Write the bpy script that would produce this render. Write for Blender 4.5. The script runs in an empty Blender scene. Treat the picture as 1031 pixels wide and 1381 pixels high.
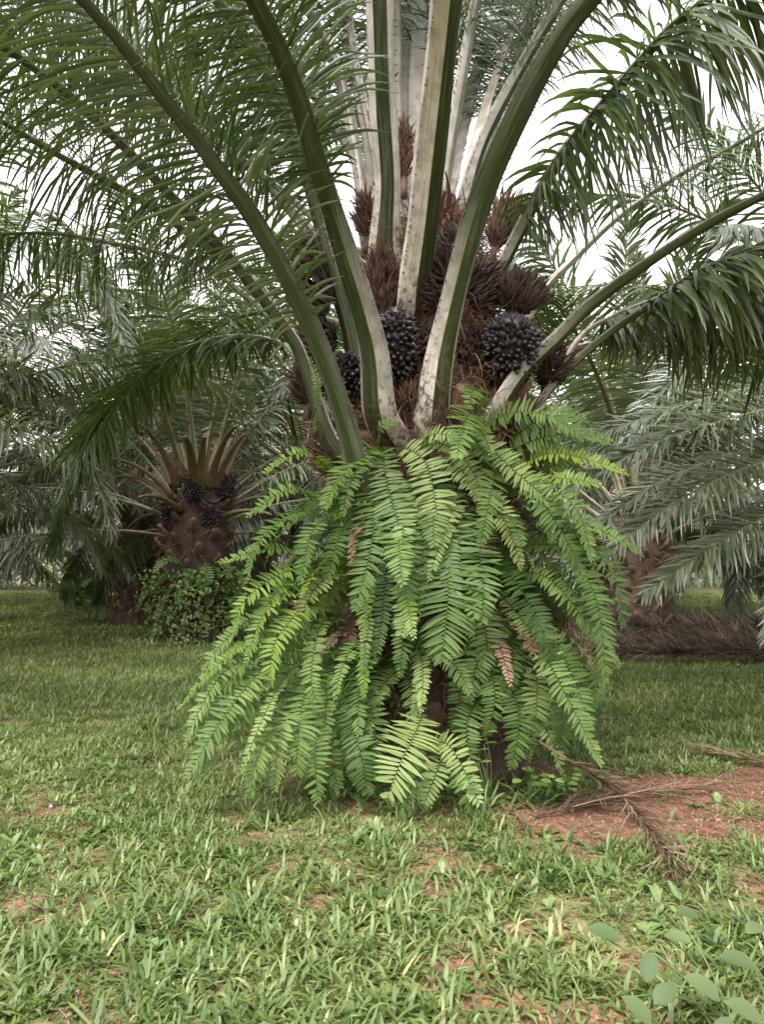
import bpy, math, random
import numpy as np
random.seed(7)
rng = np.random.default_rng(7)
sc = bpy.context.scene
col = sc.collection
R = math.radians

# ------------------------------------------------------------------ camera, world, sun, exposure
CAMH = 1.55; FPX = 1040.0; CX = 515.5; CY = 690.5; PITCH = R(3.3)
cam_d = bpy.data.cameras.new('camera'); cam = bpy.data.objects.new('camera', cam_d); col.objects.link(cam)
cam.location = (0, 0, CAMH); cam.rotation_euler = (R(90) + PITCH, 0, 0)
cam_d.sensor_fit = 'VERTICAL'; cam_d.sensor_height = 36; cam_d.lens = FPX/1381*36
cam_d.clip_start = .05; cam_d.clip_end = 3000
sc.camera = cam

SUN_EL, SUN_AZ = R(60), R(212)
w = bpy.data.worlds.new('World'); sc.world = w; w.use_nodes = True
nt = w.node_tree; bg = nt.nodes['Background']
sky = nt.nodes.new('ShaderNodeTexSky'); sky.sky_type = 'NISHITA'; sky.sun_disc = False
sky.sun_elevation = SUN_EL; sky.sun_rotation = SUN_AZ; sky.dust_density = 4; sky.air_density = 1.0
hs = nt.nodes.new('ShaderNodeHueSaturation'); hs.inputs['Saturation'].default_value = .0
nt.links.new(sky.outputs[0], hs.inputs['Color'])
tcw = nt.nodes.new('ShaderNodeTexCoord'); nzw = nt.nodes.new('ShaderNodeTexNoise'); nzw.inputs['Scale'].default_value = 2.2
nzw.inputs['Detail'].default_value = 5
nt.links.new(tcw.outputs['Generated'], nzw.inputs['Vector'])
mrw = nt.nodes.new('ShaderNodeMapRange'); mrw.inputs['To Min'].default_value = .88; mrw.inputs['To Max'].default_value = 1.16
nt.links.new(nzw.outputs['Fac'], mrw.inputs['Value'])
nt.links.new(mrw.outputs[0], hs.inputs['Value'])
nt.links.new(hs.outputs[0], bg.inputs[0]); bg.inputs[1].default_value = .14
sd = bpy.data.lights.new('sun', 'SUN'); so = bpy.data.objects.new('sun', sd); col.objects.link(so)
sd.energy = 1.0; sd.angle = R(24); sd.color = (1, .95, .87)
so.rotation_euler = (R(90) - SUN_EL, 0, R(180) - SUN_AZ)
sc.view_settings.view_transform = 'Standard'; sc.view_settings.look = 'None'; sc.view_settings.gamma = 1
sc.view_settings.exposure = 2.2
sc.cycles.max_bounces = 8; sc.cycles.transmission_bounces = 5; sc.cycles.diffuse_bounces = 4

# ------------------------------------------------------------------ geometry helpers
def nrm(a): return a / np.maximum(np.linalg.norm(a, axis=-1, keepdims=True), 1e-9)
def P(px, py, Y):
    x = (px-CX)/FPX; v = -(py-CY)/FPX
    d = np.array([x, math.cos(PITCH) - v*math.sin(PITCH), math.sin(PITCH) + v*math.cos(PITCH)])
    return np.array([0, 0, CAMH]) + d*(Y/d[1])
def G(px, py):
    x = (px-CX)/FPX; v = -(py-CY)/FPX
    d = np.array([x, math.cos(PITCH) - v*math.sin(PITCH), math.sin(PITCH) + v*math.cos(PITCH)])
    return d*(CAMH/-d[2])
def hsh(i, j):
    n = np.sin(i*127.1 + j*311.7)*43758.5453
    return n - np.floor(n)
def vnoise(x, y):
    i = np.floor(x); j = np.floor(y); fx = x-i; fy = y-j
    fx = fx*fx*(3-2*fx); fy = fy*fy*(3-2*fy)
    return (hsh(i, j)*(1-fx) + hsh(i+1, j)*fx)*(1-fy) + (hsh(i, j+1)*(1-fx) + hsh(i+1, j+1)*fx)*fy
def fbm(x, y, o=4):
    s = 0; a = .5; t = 0
    for k in range(o):
        s = s + a*vnoise(x*2**k + 17*k, y*2**k + 5*k); t += a; a *= .5
    return s/t
def spline(ctrl, n=40):
    c = np.array(ctrl, float)
    if len(c) == 2: c = np.array([c[0], (c[0]+c[1])/2, c[1]])
    c = np.vstack([2*c[0]-c[1], c, 2*c[-1]-c[-2]])
    out = []
    for i in range(1, len(c)-2):
        t = np.linspace(0, 1, 14, endpoint=False)[:, None]
        p0, p1, p2, p3 = c[i-1], c[i], c[i+1], c[i+2]
        out.append(.5*((2*p1) + (-p0+p2)*t + (2*p0-5*p1+4*p2-p3)*t*t + (-p0+3*p1-3*p2+p3)*t**3))
    out.append(c[-2][None]); q = np.vstack(out)
    return resample(q, n)
def arclen(q): return np.concatenate([[0], np.cumsum(np.linalg.norm(np.diff(q, axis=0), axis=1))])
def resample(q, n):
    s = arclen(q); t = np.linspace(0, s[-1], n)
    return np.stack([np.interp(t, s, q[:, k]) for k in range(q.shape[1])], 1)
def extend(q, L, k, n=24, k2=0):
    d = nrm(q[-1]-q[-2]); p = q[-1].copy(); out = [q]; ds = L/n; pts = []
    for i in range(n):
        d = nrm(d + np.array([0, 0, -1.])*(k + k2*i/n)*ds); p = p + d*ds; pts.append(p.copy())
    return np.vstack([q, np.array(pts)])
def arch(o, az, el, L, k0, k1, n=40, side=0.):
    d = np.array([math.cos(az)*math.cos(el), math.sin(az)*math.cos(el), math.sin(el)])
    sv = np.array([-math.sin(az), math.cos(az), 0])
    p = np.array(o, float); pts = [p.copy()]; ds = L/n
    for i in range(n):
        t = i/n
        d = nrm(d + np.array([0, 0, -1.])*(k0 + (k1-k0)*t)*ds + sv*side*ds); p = p + d*ds; pts.append(p.copy())
    return np.array(pts)

class MB:
    def __init__(s): s.V = []; s.F = []; s.M = []; s.A = []; s.B = []; s.C = []; s.n = 0
    def add(s, V, F, a=None, b=None, m=0, c=None):
        V = np.asarray(V, float); F = np.asarray(F, int)
        s.V.append(V)
        if F.shape[1] == 3: F = np.hstack([F, F[:, :1]*0-1 - s.n])
        s.F.append(F + s.n); s.M.append(np.full(len(F), m))
        s.A.append(np.zeros(len(V)) + (0.5 if a is None else a)); s.B.append(np.zeros(len(V)) + (0. if b is None else b)); s.C.append(np.zeros(len(V)) + (0. if c is None else c)); s.n += len(V)
    def build(s, name, mats, parent=None, loc=None, smooth=True):
        V = np.vstack(s.V); F = np.vstack(s.F); M = np.concatenate(s.M)
        if loc is not None: V = V - np.asarray(loc)
        me = bpy.data.meshes.new(name)
        tri = F[:, 3] < 0
        cnt = np.where(tri, 3, 4)
        flat = F.reshape(-1); flat = flat[flat >= 0]
        me.vertices.add(len(V)); me.vertices.foreach_set('co', V.astype(np.float32).ravel())
        me.loops.add(len(flat)); me.loops.foreach_set('vertex_index', flat.astype(np.int32))
        me.polygons.add(len(F))
        me.polygons.foreach_set('loop_start', np.concatenate([[0], np.cumsum(cnt)[:-1]]).astype(np.int32))
        me.polygons.foreach_set('material_index', M.astype(np.int32))
        me.update(calc_edges=True)
        me.polygons.foreach_set('use_smooth', np.full(len(F), smooth))
        a = me.attributes.new('rnd', 'FLOAT', 'POINT'); a.data.foreach_set('value', np.concatenate(s.A).astype(np.float32))
        b = me.attributes.new('tt', 'FLOAT', 'POINT'); b.data.foreach_set('value', np.concatenate(s.B).astype(np.float32))
        if any(np.any(c) for c in s.C):
            b = me.attributes.new('ang', 'FLOAT', 'POINT'); b.data.foreach_set('value', np.concatenate(s.C).astype(np.float32))
        if not isinstance(mats, (list, tuple)): mats = [mats]
        for m in mats: me.materials.append(m)
        o = bpy.data.objects.new(name, me); col.objects.link(o)
        if parent is not None: o.parent = parent
        return o

PROF = {
 'leaf': lambda t: np.clip(np.sin(np.pi*(t*.86+.1))**.7, .03, 1)*(1-.92*np.clip((t-.8)/.2, 0, 1)),
 'strap': lambda t: np.where(t < .12, .35+.65*t/.12, 1.)*np.where(t > .55, np.clip(1-((t-.55)/.45)**1.5, .03, 1), 1),
 'pinna': lambda t: np.where(t < .1, .55+.45*t/.1, 1.)*np.where(t > .45, np.clip(1-((t-.45)/.55)**2.2, .05, 1), 1),
 'oval': lambda t: np.clip(np.sin(np.pi*t)**.6, .05, 1),
 'thread': lambda t: 1-.8*t,
}
def blades(mb, P0, D0, N0, L, W, droop, K=4, prof='strap', fold=0., m=0, rnd=None, jit=0., grav=None):
    n = len(P0)
    if n == 0: return
    P0 = np.asarray(P0, float); D = nrm(np.asarray(D0, float)); N = np.zeros((n, 3)) + np.asarray(N0, float)
    L = np.zeros(n) + L; W = np.zeros(n) + W; droop = np.zeros(n) + droop
    if rnd is None: rnd = rng.random(n)
    g = np.array([0, 0, -1.]) if grav is None else grav
    f = PROF[prof]; c = 3 if fold else 2
    V = np.zeros((n, K+1, c, 3)); p = P0.copy()
    S = nrm(np.cross(D, N))
    for k in range(K+1):
        t = k/K
        S = nrm(S - D*np.sum(S*D, 1, keepdims=True)); Nn = np.cross(S, D)
        wd = (W*.5*f(np.array(t)))[:, None]
        if c == 2: V[:, k, 0] = p - S*wd; V[:, k, 1] = p + S*wd
        else:
            V[:, k, 0] = p - S*wd + Nn*wd*fold; V[:, k, 1] = p; V[:, k, 2] = p + S*wd + Nn*wd*fold
        p = p + D*(L/K)[:, None]
        D = nrm(D + g*(droop/K*(.4+1.2*t))[:, None] + (rng.normal(size=(n, 3))*jit if jit else 0))
    base = (np.arange(n)*(K+1)*c)[:, None]
    q = []
    for k in range(K):
        for j in range(c-1):
            a = k*c+j; q.append(np.array([a, a+1, a+c+1, a+c]))
    F = (base[:, :, None] + np.array(q)[None]).reshape(-1, 4)
    tt = np.tile(np.repeat(np.arange(K+1)/K, c), n)
    mb.add(V.reshape(-1, 3), F, np.repeat(rnd, (K+1)*c), tt, m)
def frames(q, uph):
    T = nrm(np.gradient(q, axis=0)); U = np.zeros_like(q) + uph
    U = nrm(U - T*np.sum(U*T, 1, keepdims=True)); B = np.cross(T, U)
    return T, B, U
def tube(mb, q, B, U, rb, ru, n=8, m=0, rnd=.5, tt=None, cap=True):
    k = len(q); rb = np.zeros(k)+rb; ru = np.zeros(k)+ru
    a = np.arange(n)/n*2*np.pi
    V = q[:, None] + B[:, None]*(rb[:, None]*np.cos(a))[..., None] + U[:, None]*(ru[:, None]*np.sin(a))[..., None]
    i = np.arange(k-1)[:, None]*n; j = np.arange(n)[None]; j2 = (j+1) % n
    F = np.stack([i+j, i+j2, i+n+j2, i+n+j], -1).reshape(-1, 4)
    V = V.reshape(-1, 3)
    tv = np.repeat(np.linspace(0, 1, k) if tt is None else tt, n)
    if cap:
        V = np.vstack([V, q[:1], q[-1:]]); c0 = k*n; c1 = c0+1
        e = np.stack([np.arange(n), (np.arange(n)+1) % n, np.full(n, c0), np.full(n, c0)], 1)
        e2 = np.stack([(k-1)*n+(np.arange(n)+1) % n, (k-1)*n+np.arange(n), np.full(n, c1), np.full(n, c1)], 1)
        tri = np.vstack([e[:, [1, 0, 2]], e2[:, [1, 0, 2]]])
        mb.add(V, F, rnd, np.concatenate([tv, [0, 1]]), m)
        b0 = mb.n - len(V)
        mb.F.append(np.hstack([tri + b0, np.full((len(tri), 1), -1)])); mb.M.append(np.full(len(tri), m))
    else: mb.add(V, F, rnd, tv, m)
def inst(mb, TV, TF, pos, X, Y, Z, sx, sy, sz, m=0, rnd=None, tt=None):
    n = len(pos); sx, sy, sz = (np.zeros(n)+s for s in (sx, sy, sz))
    V = pos[:, None] + X[:, None]*(TV[None, :, 0]*sx[:, None])[..., None] + Y[:, None]*(TV[None, :, 1]*sy[:, None])[..., None] + Z[:, None]*(TV[None, :, 2]*sz[:, None])[..., None]
    F = (TF[None] + (np.arange(n)*len(TV))[:, None, None]).reshape(-1, TF.shape[1])
    if rnd is None: rnd = rng.random(n)
    mb.add(V.reshape(-1, 3), F, np.repeat(rnd, len(TV)), None if tt is None else np.tile(tt, n), m)
def basis(Z):
    Z = nrm(Z); h = np.where(np.abs(Z[:, 2:3]) > .9, np.array([[1., 0, 0]]), np.array([[0, 0, 1.]]))
    X = nrm(np.cross(h, Z)); return X, np.cross(Z, X), Z
def lathe_tpl(prof, n=7):   # list of (r,z) -> quads template along Z
    V = []; F = []
    for r, z in prof:
        for i in range(n): a = i/n*2*math.pi; V.append((r*math.cos(a), r*math.sin(a), z))
    for k in range(len(prof)-1):
        for i in range(n): F.append((k*n+i, k*n+(i+1) % n, (k+1)*n+(i+1) % n, (k+1)*n+i))
    return np.array(V), np.array(F)
SPIKE = lathe_tpl([(1, 0), (.75, .5), (.03, 1)], 5)
FRUIT = lathe_tpl([(.05, -.5), (.7, -.3), (1, 0), (.8, .45), (.35, .8), (.03, 1)], 8)
FINGER = lathe_tpl([(.7, 0), (1, .25), (.95, .6), (.6, .88), (.05, 1)], 6)

# ------------------------------------------------------------------ materials
def newmat(name):
    m = bpy.data.materials.new(name); m.use_nodes = True
    t = m.node_tree; return m, t, t.nodes['Principled BSDF'], t.nodes['Material Output']
def ramp(t, fac, stops):
    r = t.nodes.new('ShaderNodeValToRGB'); e = r.color_ramp.elements
    while len(e) < len(stops): e.new(.5)
    for i, (p, c) in enumerate(stops): e[i].position = p; e[i].color = (*c, 1)
    t.links.new(fac, r.inputs[0]); return r.outputs[0]
def attr(t, n):
    a = t.nodes.new('ShaderNodeAttribute'); a.attribute_name = n; return a.outputs['Fac']
def noise(t, scale, detail=3, coord='Object'):
    c = t.nodes.new('ShaderNodeTexCoord'); n = t.nodes.new('ShaderNodeTexNoise')
    n.inputs['Scale'].default_value = scale; n.inputs['Detail'].default_value = detail
    t.links.new(c.outputs[coord], n.inputs['Vector']); return n.outputs['Fac']
def mathn(t, op, a, b):
    n = t.nodes.new('ShaderNodeMath'); n.operation = op
    for i, v in enumerate((a, b)):
        if isinstance(v, (int, float)): n.inputs[i].default_value = v
        else: t.links.new(v, n.inputs[i])
    return n.outputs[0]
def mixc(t, f, a, b, mode='MIX'):
    n = t.nodes.new('ShaderNodeMix'); n.data_type = 'RGBA'; n.blend_type = mode
    for s, v in ((n.inputs[0], f), (n.inputs[6], a), (n.inputs[7], b)):
        if isinstance(v, (int, float)): s.default_value = v
        elif isinstance(v, tuple): s.default_value = (*v, 1)
        else: t.links.new(v, s)
    return n.outputs[2]
def bump(t, bs, h, st, dist=.01):
    b = t.nodes.new('ShaderNodeBump'); b.inputs['Strength'].default_value = st; b.inputs['Distance'].default_value = dist
    t.links.new(h, b.inputs['Height']); t.links.new(b.outputs[0], bs.inputs['Normal'])
def leafmat(name, stops, rough=.45, trans=.35, tip=None, tipstart=.85, spec=.5, tcol=1.5):
    m, t, bs, out = newmat(name)
    oi = t.nodes.new('ShaderNodeObjectInfo')
    f = mathn(t, 'ADD', mathn(t, 'MULTIPLY', attr(t, 'rnd'), .7), mathn(t, 'MULTIPLY', oi.outputs['Random'], .3))
    f = mathn(t, 'ADD', f, mathn(t, 'MULTIPLY', mathn(t, 'SUBTRACT', noise(t, 3.5), .5), .5))
    c = ramp(t, f, stops)
    if tip:
        tf = mathn(t, 'MULTIPLY', mathn(t, 'SUBTRACT', mathn(t, 'ADD', attr(t, 'tt'), mathn(t, 'MULTIPLY', attr(t, 'rnd'), .12)), tipstart), 6)
        tf = mathn(t, 'MINIMUM', mathn(t, 'MAXIMUM', tf, 0), 1)
        c = mixc(t, tf, c, tip)
    t.links.new(c, bs.inputs['Base Color']); bs.inputs['Roughness'].default_value = rough
    bs.inputs['Specular IOR Level'].default_value = spec
    if trans:
        tr = t.nodes.new('ShaderNodeBsdfTranslucent')
        tc = mixc(t, 1., c, (tcol*1.0, tcol*1.12, tcol*.55), 'MULTIPLY'); t.links.new(tc, tr.inputs[0])
        mx = t.nodes.new('ShaderNodeMixShader'); mx.inputs[0].default_value = trans
        t.links.new(bs.outputs[0], mx.inputs[1]); t.links.new(tr.outputs[0], mx.inputs[2]); t.links.new(mx.outputs[0], out.inputs[0])
    return m
M_leaf = leafmat('palm_leaflet_green', [(0, (.014, .027, .006)), (.5, (.035, .062, .015)), (1, (.11, .14, .05))], .38, .24, (.22, .17, .08), .97, .6)
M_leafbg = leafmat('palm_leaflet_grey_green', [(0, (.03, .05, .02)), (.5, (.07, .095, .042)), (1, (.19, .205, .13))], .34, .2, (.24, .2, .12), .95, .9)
M_leafdull = leafmat('palm_leaflet_drying', [(0, (.05, .06, .03)), (.5, (.12, .12, .07)), (1, (.26, .22, .13))], .5, .25, (.26, .2, .12), .8, .5)
M_fern = leafmat('fern_leaf', [(0, (.018, .036, .007)), (.35, (.05, .090, .018)), (.65, (.095, .145, .036)), (1, (.175, .22, .075))], .5, .26, None, 1, .25)
M_fernyel = leafmat('fern_leaf_young', [(0, (.06, .11, .015)), (.5, (.12, .19, .03)), (1, (.22, .28, .05))], .45, .4, None, 1, .45)
M_grass = leafmat('grass_blade', [(0, (.045, .07, .018)), (.25, (.085, .125, .034)), (.6, (.13, .17, .055)), (.85, (.20, .22, .09)), (1, (.33, .29, .15))], .5, .35, (.3, .27, .12), .99, .4)
M_weed = leafmat('weed_leaf', [(0, (.07, .12, .03)), (1, (.18, .24, .08))], .5, .3)
M_dead = leafmat('dead_leaf', [(0, (.06, .034, .024)), (.5, (.15, .088, .06)), (1, (.42, .31, .21))], .75, .1, None, 1, .2)
M_deadlog = leafmat('dead_frond_dark', [(0, (.03, .021, .017)), (.5, (.08, .056, .044)), (1, (.25, .20, .16))], .8, .05, None, 1, .2)
M_fibre = leafmat('fibre', [(0, (.04, .02, .014)), (.5, (.10, .048, .034)), (1, (.27, .17, .12))], .8, .1, None, 1, .15)

def petiole_mat(name, green, pale, dark):
    m, t, bs, out = newmat(name)
    cb = t.nodes.new('ShaderNodeCombineXYZ'); t.links.new(mathn(t, 'MULTIPLY', attr(t, 'tt'), 9.), cb.inputs[0]); t.links.new(mathn(t, 'MULTIPLY', attr(t, 'ang'), 26.), cb.inputs[1])
    oi = t.nodes.new('ShaderNodeObjectInfo'); t.links.new(mathn(t, 'MULTIPLY', oi.outputs['Random'], 40.), cb.inputs[2])
    sn = t.nodes.new('ShaderNodeTexNoise'); sn.inputs['Scale'].default_value = 1.6; sn.inputs['Detail'].default_value = 6; t.links.new(cb.outputs[0], sn.inputs['Vector'])
    streak = sn.outputs['Fac']; n = noise(t, 9, 5)
    pf = mathn(t, 'ADD', attr(t, 'rnd'), mathn(t, 'MULTIPLY', mathn(t, 'SUBTRACT', streak, .5), .6)); pf = mathn(t, 'MINIMUM', mathn(t, 'MAXIMUM', pf, 0), 1)
    c = mixc(t, pf, green, pale)
    df = mathn(t, 'MINIMUM', mathn(t, 'MAXIMUM', mathn(t, 'MULTIPLY', mathn(t, 'SUBTRACT', mathn(t, 'ADD', mathn(t, 'MULTIPLY', n, .5), mathn(t, 'MULTIPLY', streak, .5)), .46), 4), 0), .38)
    c = mixc(t, df, c, dark)
    # brown scurf, heavy near the base of the petiole
    bf = mathn(t, 'MAXIMUM', mathn(t, 'SUBTRACT', .22, attr(t, 'tt')), 0)
    f = mathn(t, 'MULTIPLY', mathn(t, 'SUBTRACT', mathn(t, 'ADD', noise(t, 28, 5), mathn(t, 'MULTIPLY', bf, 1.3)), .69), 6)
    f = mathn(t, 'MINIMUM', mathn(t, 'MAXIMUM', f, 0), .8)
    c = mixc(t, f, c, (.10, .055, .035))
    t.links.new(c, bs.inputs['Base Color']); bs.inputs['Roughness'].default_value = .6; bs.inputs['Specular IOR Level'].default_value = .15
    bump(t, bs, mathn(t, 'ADD', streak, n), .6, .006)
    return m
M_pet = petiole_mat('petiole', (.020, .032, .005), (.52, .47, .42), (.030, .028, .011))
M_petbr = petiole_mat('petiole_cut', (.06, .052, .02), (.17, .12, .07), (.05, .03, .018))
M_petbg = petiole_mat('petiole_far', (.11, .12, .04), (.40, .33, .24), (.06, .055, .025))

def rough_mat(name, stops, scale, bs_=.8, bd=.02, rough=.9):
    m, t, bs, out = newmat(name)
    n1 = noise(t, scale, 6); n2 = noise(t, scale*6, 4)
    f = mathn(t, 'ADD', mathn(t, 'MULTIPLY', n1, .6), mathn(t, 'MULTIPLY', n2, .25))
    f = mathn(t, 'ADD', f, mathn(t, 'MULTIPLY', attr(t, 'rnd'), .25)); f = mathn(t, 'SUBTRACT', f, .05)
    t.links.new(ramp(t, f, stops), bs.inputs['Base Color']); bs.inputs['Roughness'].default_value = rough
    bump(t, bs, mathn(t, 'ADD', n1, n2), bs_, bd); return m
M_trunk = rough_mat('palm_trunk', [(0.2, (.014, .009, .007)), (.5, (.045, .024, .018)), (.75, (.11, .06, .038)), (1, (.22, .13, .08))], 7)
M_base = rough_mat('leaf_base', [(0.2, (.025, .013, .01)), (.5, (.08, .042, .028)), (.8, (.22, .125, .075)), (1, (.4, .25, .15))], 9)
M_tan = rough_mat('leaf_base_tan', [(0.2, (.04, .025, .016)), (.5, (.13, .08, .05)), (.8, (.27, .19, .13)), (1, (.36, .28, .2))], 9)
M_fruit = rough_mat('fruit', [(0.2, (.006, .004, .005)), (.5, (.011, .007, .008)), (.75, (.035, .014, .013)), (1, (.16, .06, .03))], 9, .2, .005, .5)
M_flower = rough_mat('dried_flower', [(0.2, (.017, .011, .010)), (.6, (.050, .028, .023)), (1, (.14, .085, .06))], 20, .4, .005, .75)
M_flowerred = rough_mat('red_flower', [(0.2, (.05, .027, .02)), (.6, (.15, .08, .055)), (1, (.30, .19, .13))], 20, .4, .005, .75)

# ------------------------------------------------------------------ tags
def tag(o, label=None, cat=None, group=None, kind=None):
    if label: o['label'] = label
    if cat: o['category'] = cat
    if group: o['group'] = group
    if kind: o['kind'] = kind
    return o
def empty(name, loc, label=None, cat=None, group=None):
    o = bpy.data.objects.new(name, None); col.objects.link(o); o.location = tuple(loc); o.empty_display_size = .2
    return tag(o, label, cat, group)

# ------------------------------------------------------------------ ground
PX, PY = .43, 5.62      # axis of the near palm
SOIL = []               # (x, y, rx, ry, strength)
def soil_px(px, py, rx, ry, s=1.):
    g = G(px, py); SOIL.append((g[0], g[1], rx, ry, s))
soil_px(760, 1106, .72, .34); soil_px(880, 1095, .8, .42); soil_px(985, 1072, .9, .5); soil_px(1100, 1060, .9, .55)
soil_px(1000, 1110, .45, .16, .8)
SOIL.append((PX, PY, .95, .75, .95))
soil_px(20, 1225, .22, .14, 1); soil_px(75, 1238, .2, .10, .9); soil_px(240, 1240, .15, .1, .8); soil_px(430, 1180, .3, .13, .75); soil_px(520, 1195, .22, .1, .9)
soil_px(330, 1130, .25, .12, .6); soil_px(600, 1150, .22, .1, .7); soil_px(200, 1030, .3, .14, .6); soil_px(250, 1300, .1, .06, .8); soil_px(110, 1330, .08, .05, .8)
soil_px(420, 1250, .12, .07, .8); soil_px(100, 1150, .14, .06, .6); soil_px(480, 1330, .12, .05, .7)
soil_px(60, 832, 1.6, .9, .7); soil_px(25, 855, .8, .4, .6)
def gz(x, y):
    return (fbm(x*.35, y*.35)-.5)*.16 + (fbm(x*2.2+9, y*2.2, 4)-.5)*.05 + .10*np.exp(-(((x-PX)/1.0)**2 + ((y-PY)/1.0)**2)) \
        + np.clip(y-9, 0, 60)*.004*0
def soil(x, y):
    s = np.zeros_like(x)
    wob = (fbm(x*3.1+3, y*3.1+7)-.5)*1.3
    for cx, cy, rx, ry, st in SOIL:
        d = np.sqrt(((x-cx)/rx)**2 + ((y-cy)/ry)**2) + wob
        s = np.maximum(s, st*(1. if cx > .4 else .72)*np.clip((1.25-d)*(2.2 if cx > .4 else 1.2), 0, 1))
    near = np.clip((6.5-y)/2, 0, 1)
    sp = np.clip((fbm(x*3.4+40, y*3.4+11, 4)-.57)*8, 0, .62)*near
    return np.maximum(s, sp)
u = np.linspace(-1, 1, 340); gx = np.sinh(u*8.2)/math.sinh(8.2)*900 + u*9
v = np.linspace(-1, 1, 380); gy = 5.5 + np.sinh(v*8.2)/math.sinh(8.2)*900 + v*9
GX, GY = np.meshgrid(gx, gy)
V = np.stack([GX, GY, gz(GX, GY)], -1).reshape(-1, 3)
nx, ny = len(gx), len(gy)
ii = (np.arange(ny-1)[:, None]*nx + np.arange(nx-1)[None]).ravel()
mb = MB(); mb.add(V, np.stack([ii, ii+1, ii+nx+1, ii+nx], 1), soil(GX, GY).ravel())
m, t, bs, out = newmat('ground_soil_and_turf')
s = attr(t, 'rnd'); n1 = noise(t, 2.5, 6); n2 = noise(t, 30, 6); n3 = noise(t, 8, 5)
soilc = ramp(t, mathn(t, 'ADD', mathn(t, 'MULTIPLY', n2, .6), mathn(t, 'MULTIPLY', n3, .4)), [(.3, (.06, .028, .018)), (.5, (.155, .074, .046)), (.7, (.26, .15, .105))])
turf = ramp(t, mathn(t, 'ADD', mathn(t, 'MULTIPLY', n2, .5), mathn(t, 'MULTIPLY', n1, .5)), [(.3, (.06, .065, .025)), (.5, (.115, .115, .045)), (.7, (.20, .17, .085))])
f = mathn(t, 'ADD', mathn(t, 'MULTIPLY', s, 1.6), mathn(t, 'SUBTRACT', mathn(t, 'MULTIPLY', n3, 1.0), .6))
f = mathn(t, 'MINIMUM', mathn(t, 'MAXIMUM', f, 0), 1)
t.links.new(mixc(t, f, turf, soilc), bs.inputs['Base Color']); bs.inputs['Roughness'].default_value = .95
bs.inputs['Specular IOR Level'].default_value = .15
bump(t, bs, mathn(t, 'ADD', n2, n3), .9, .02)
g = mb.build('ground', m); tag(g, kind='structure', label='green turf with bare red soil patches around the palms', cat='ground')

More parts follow.
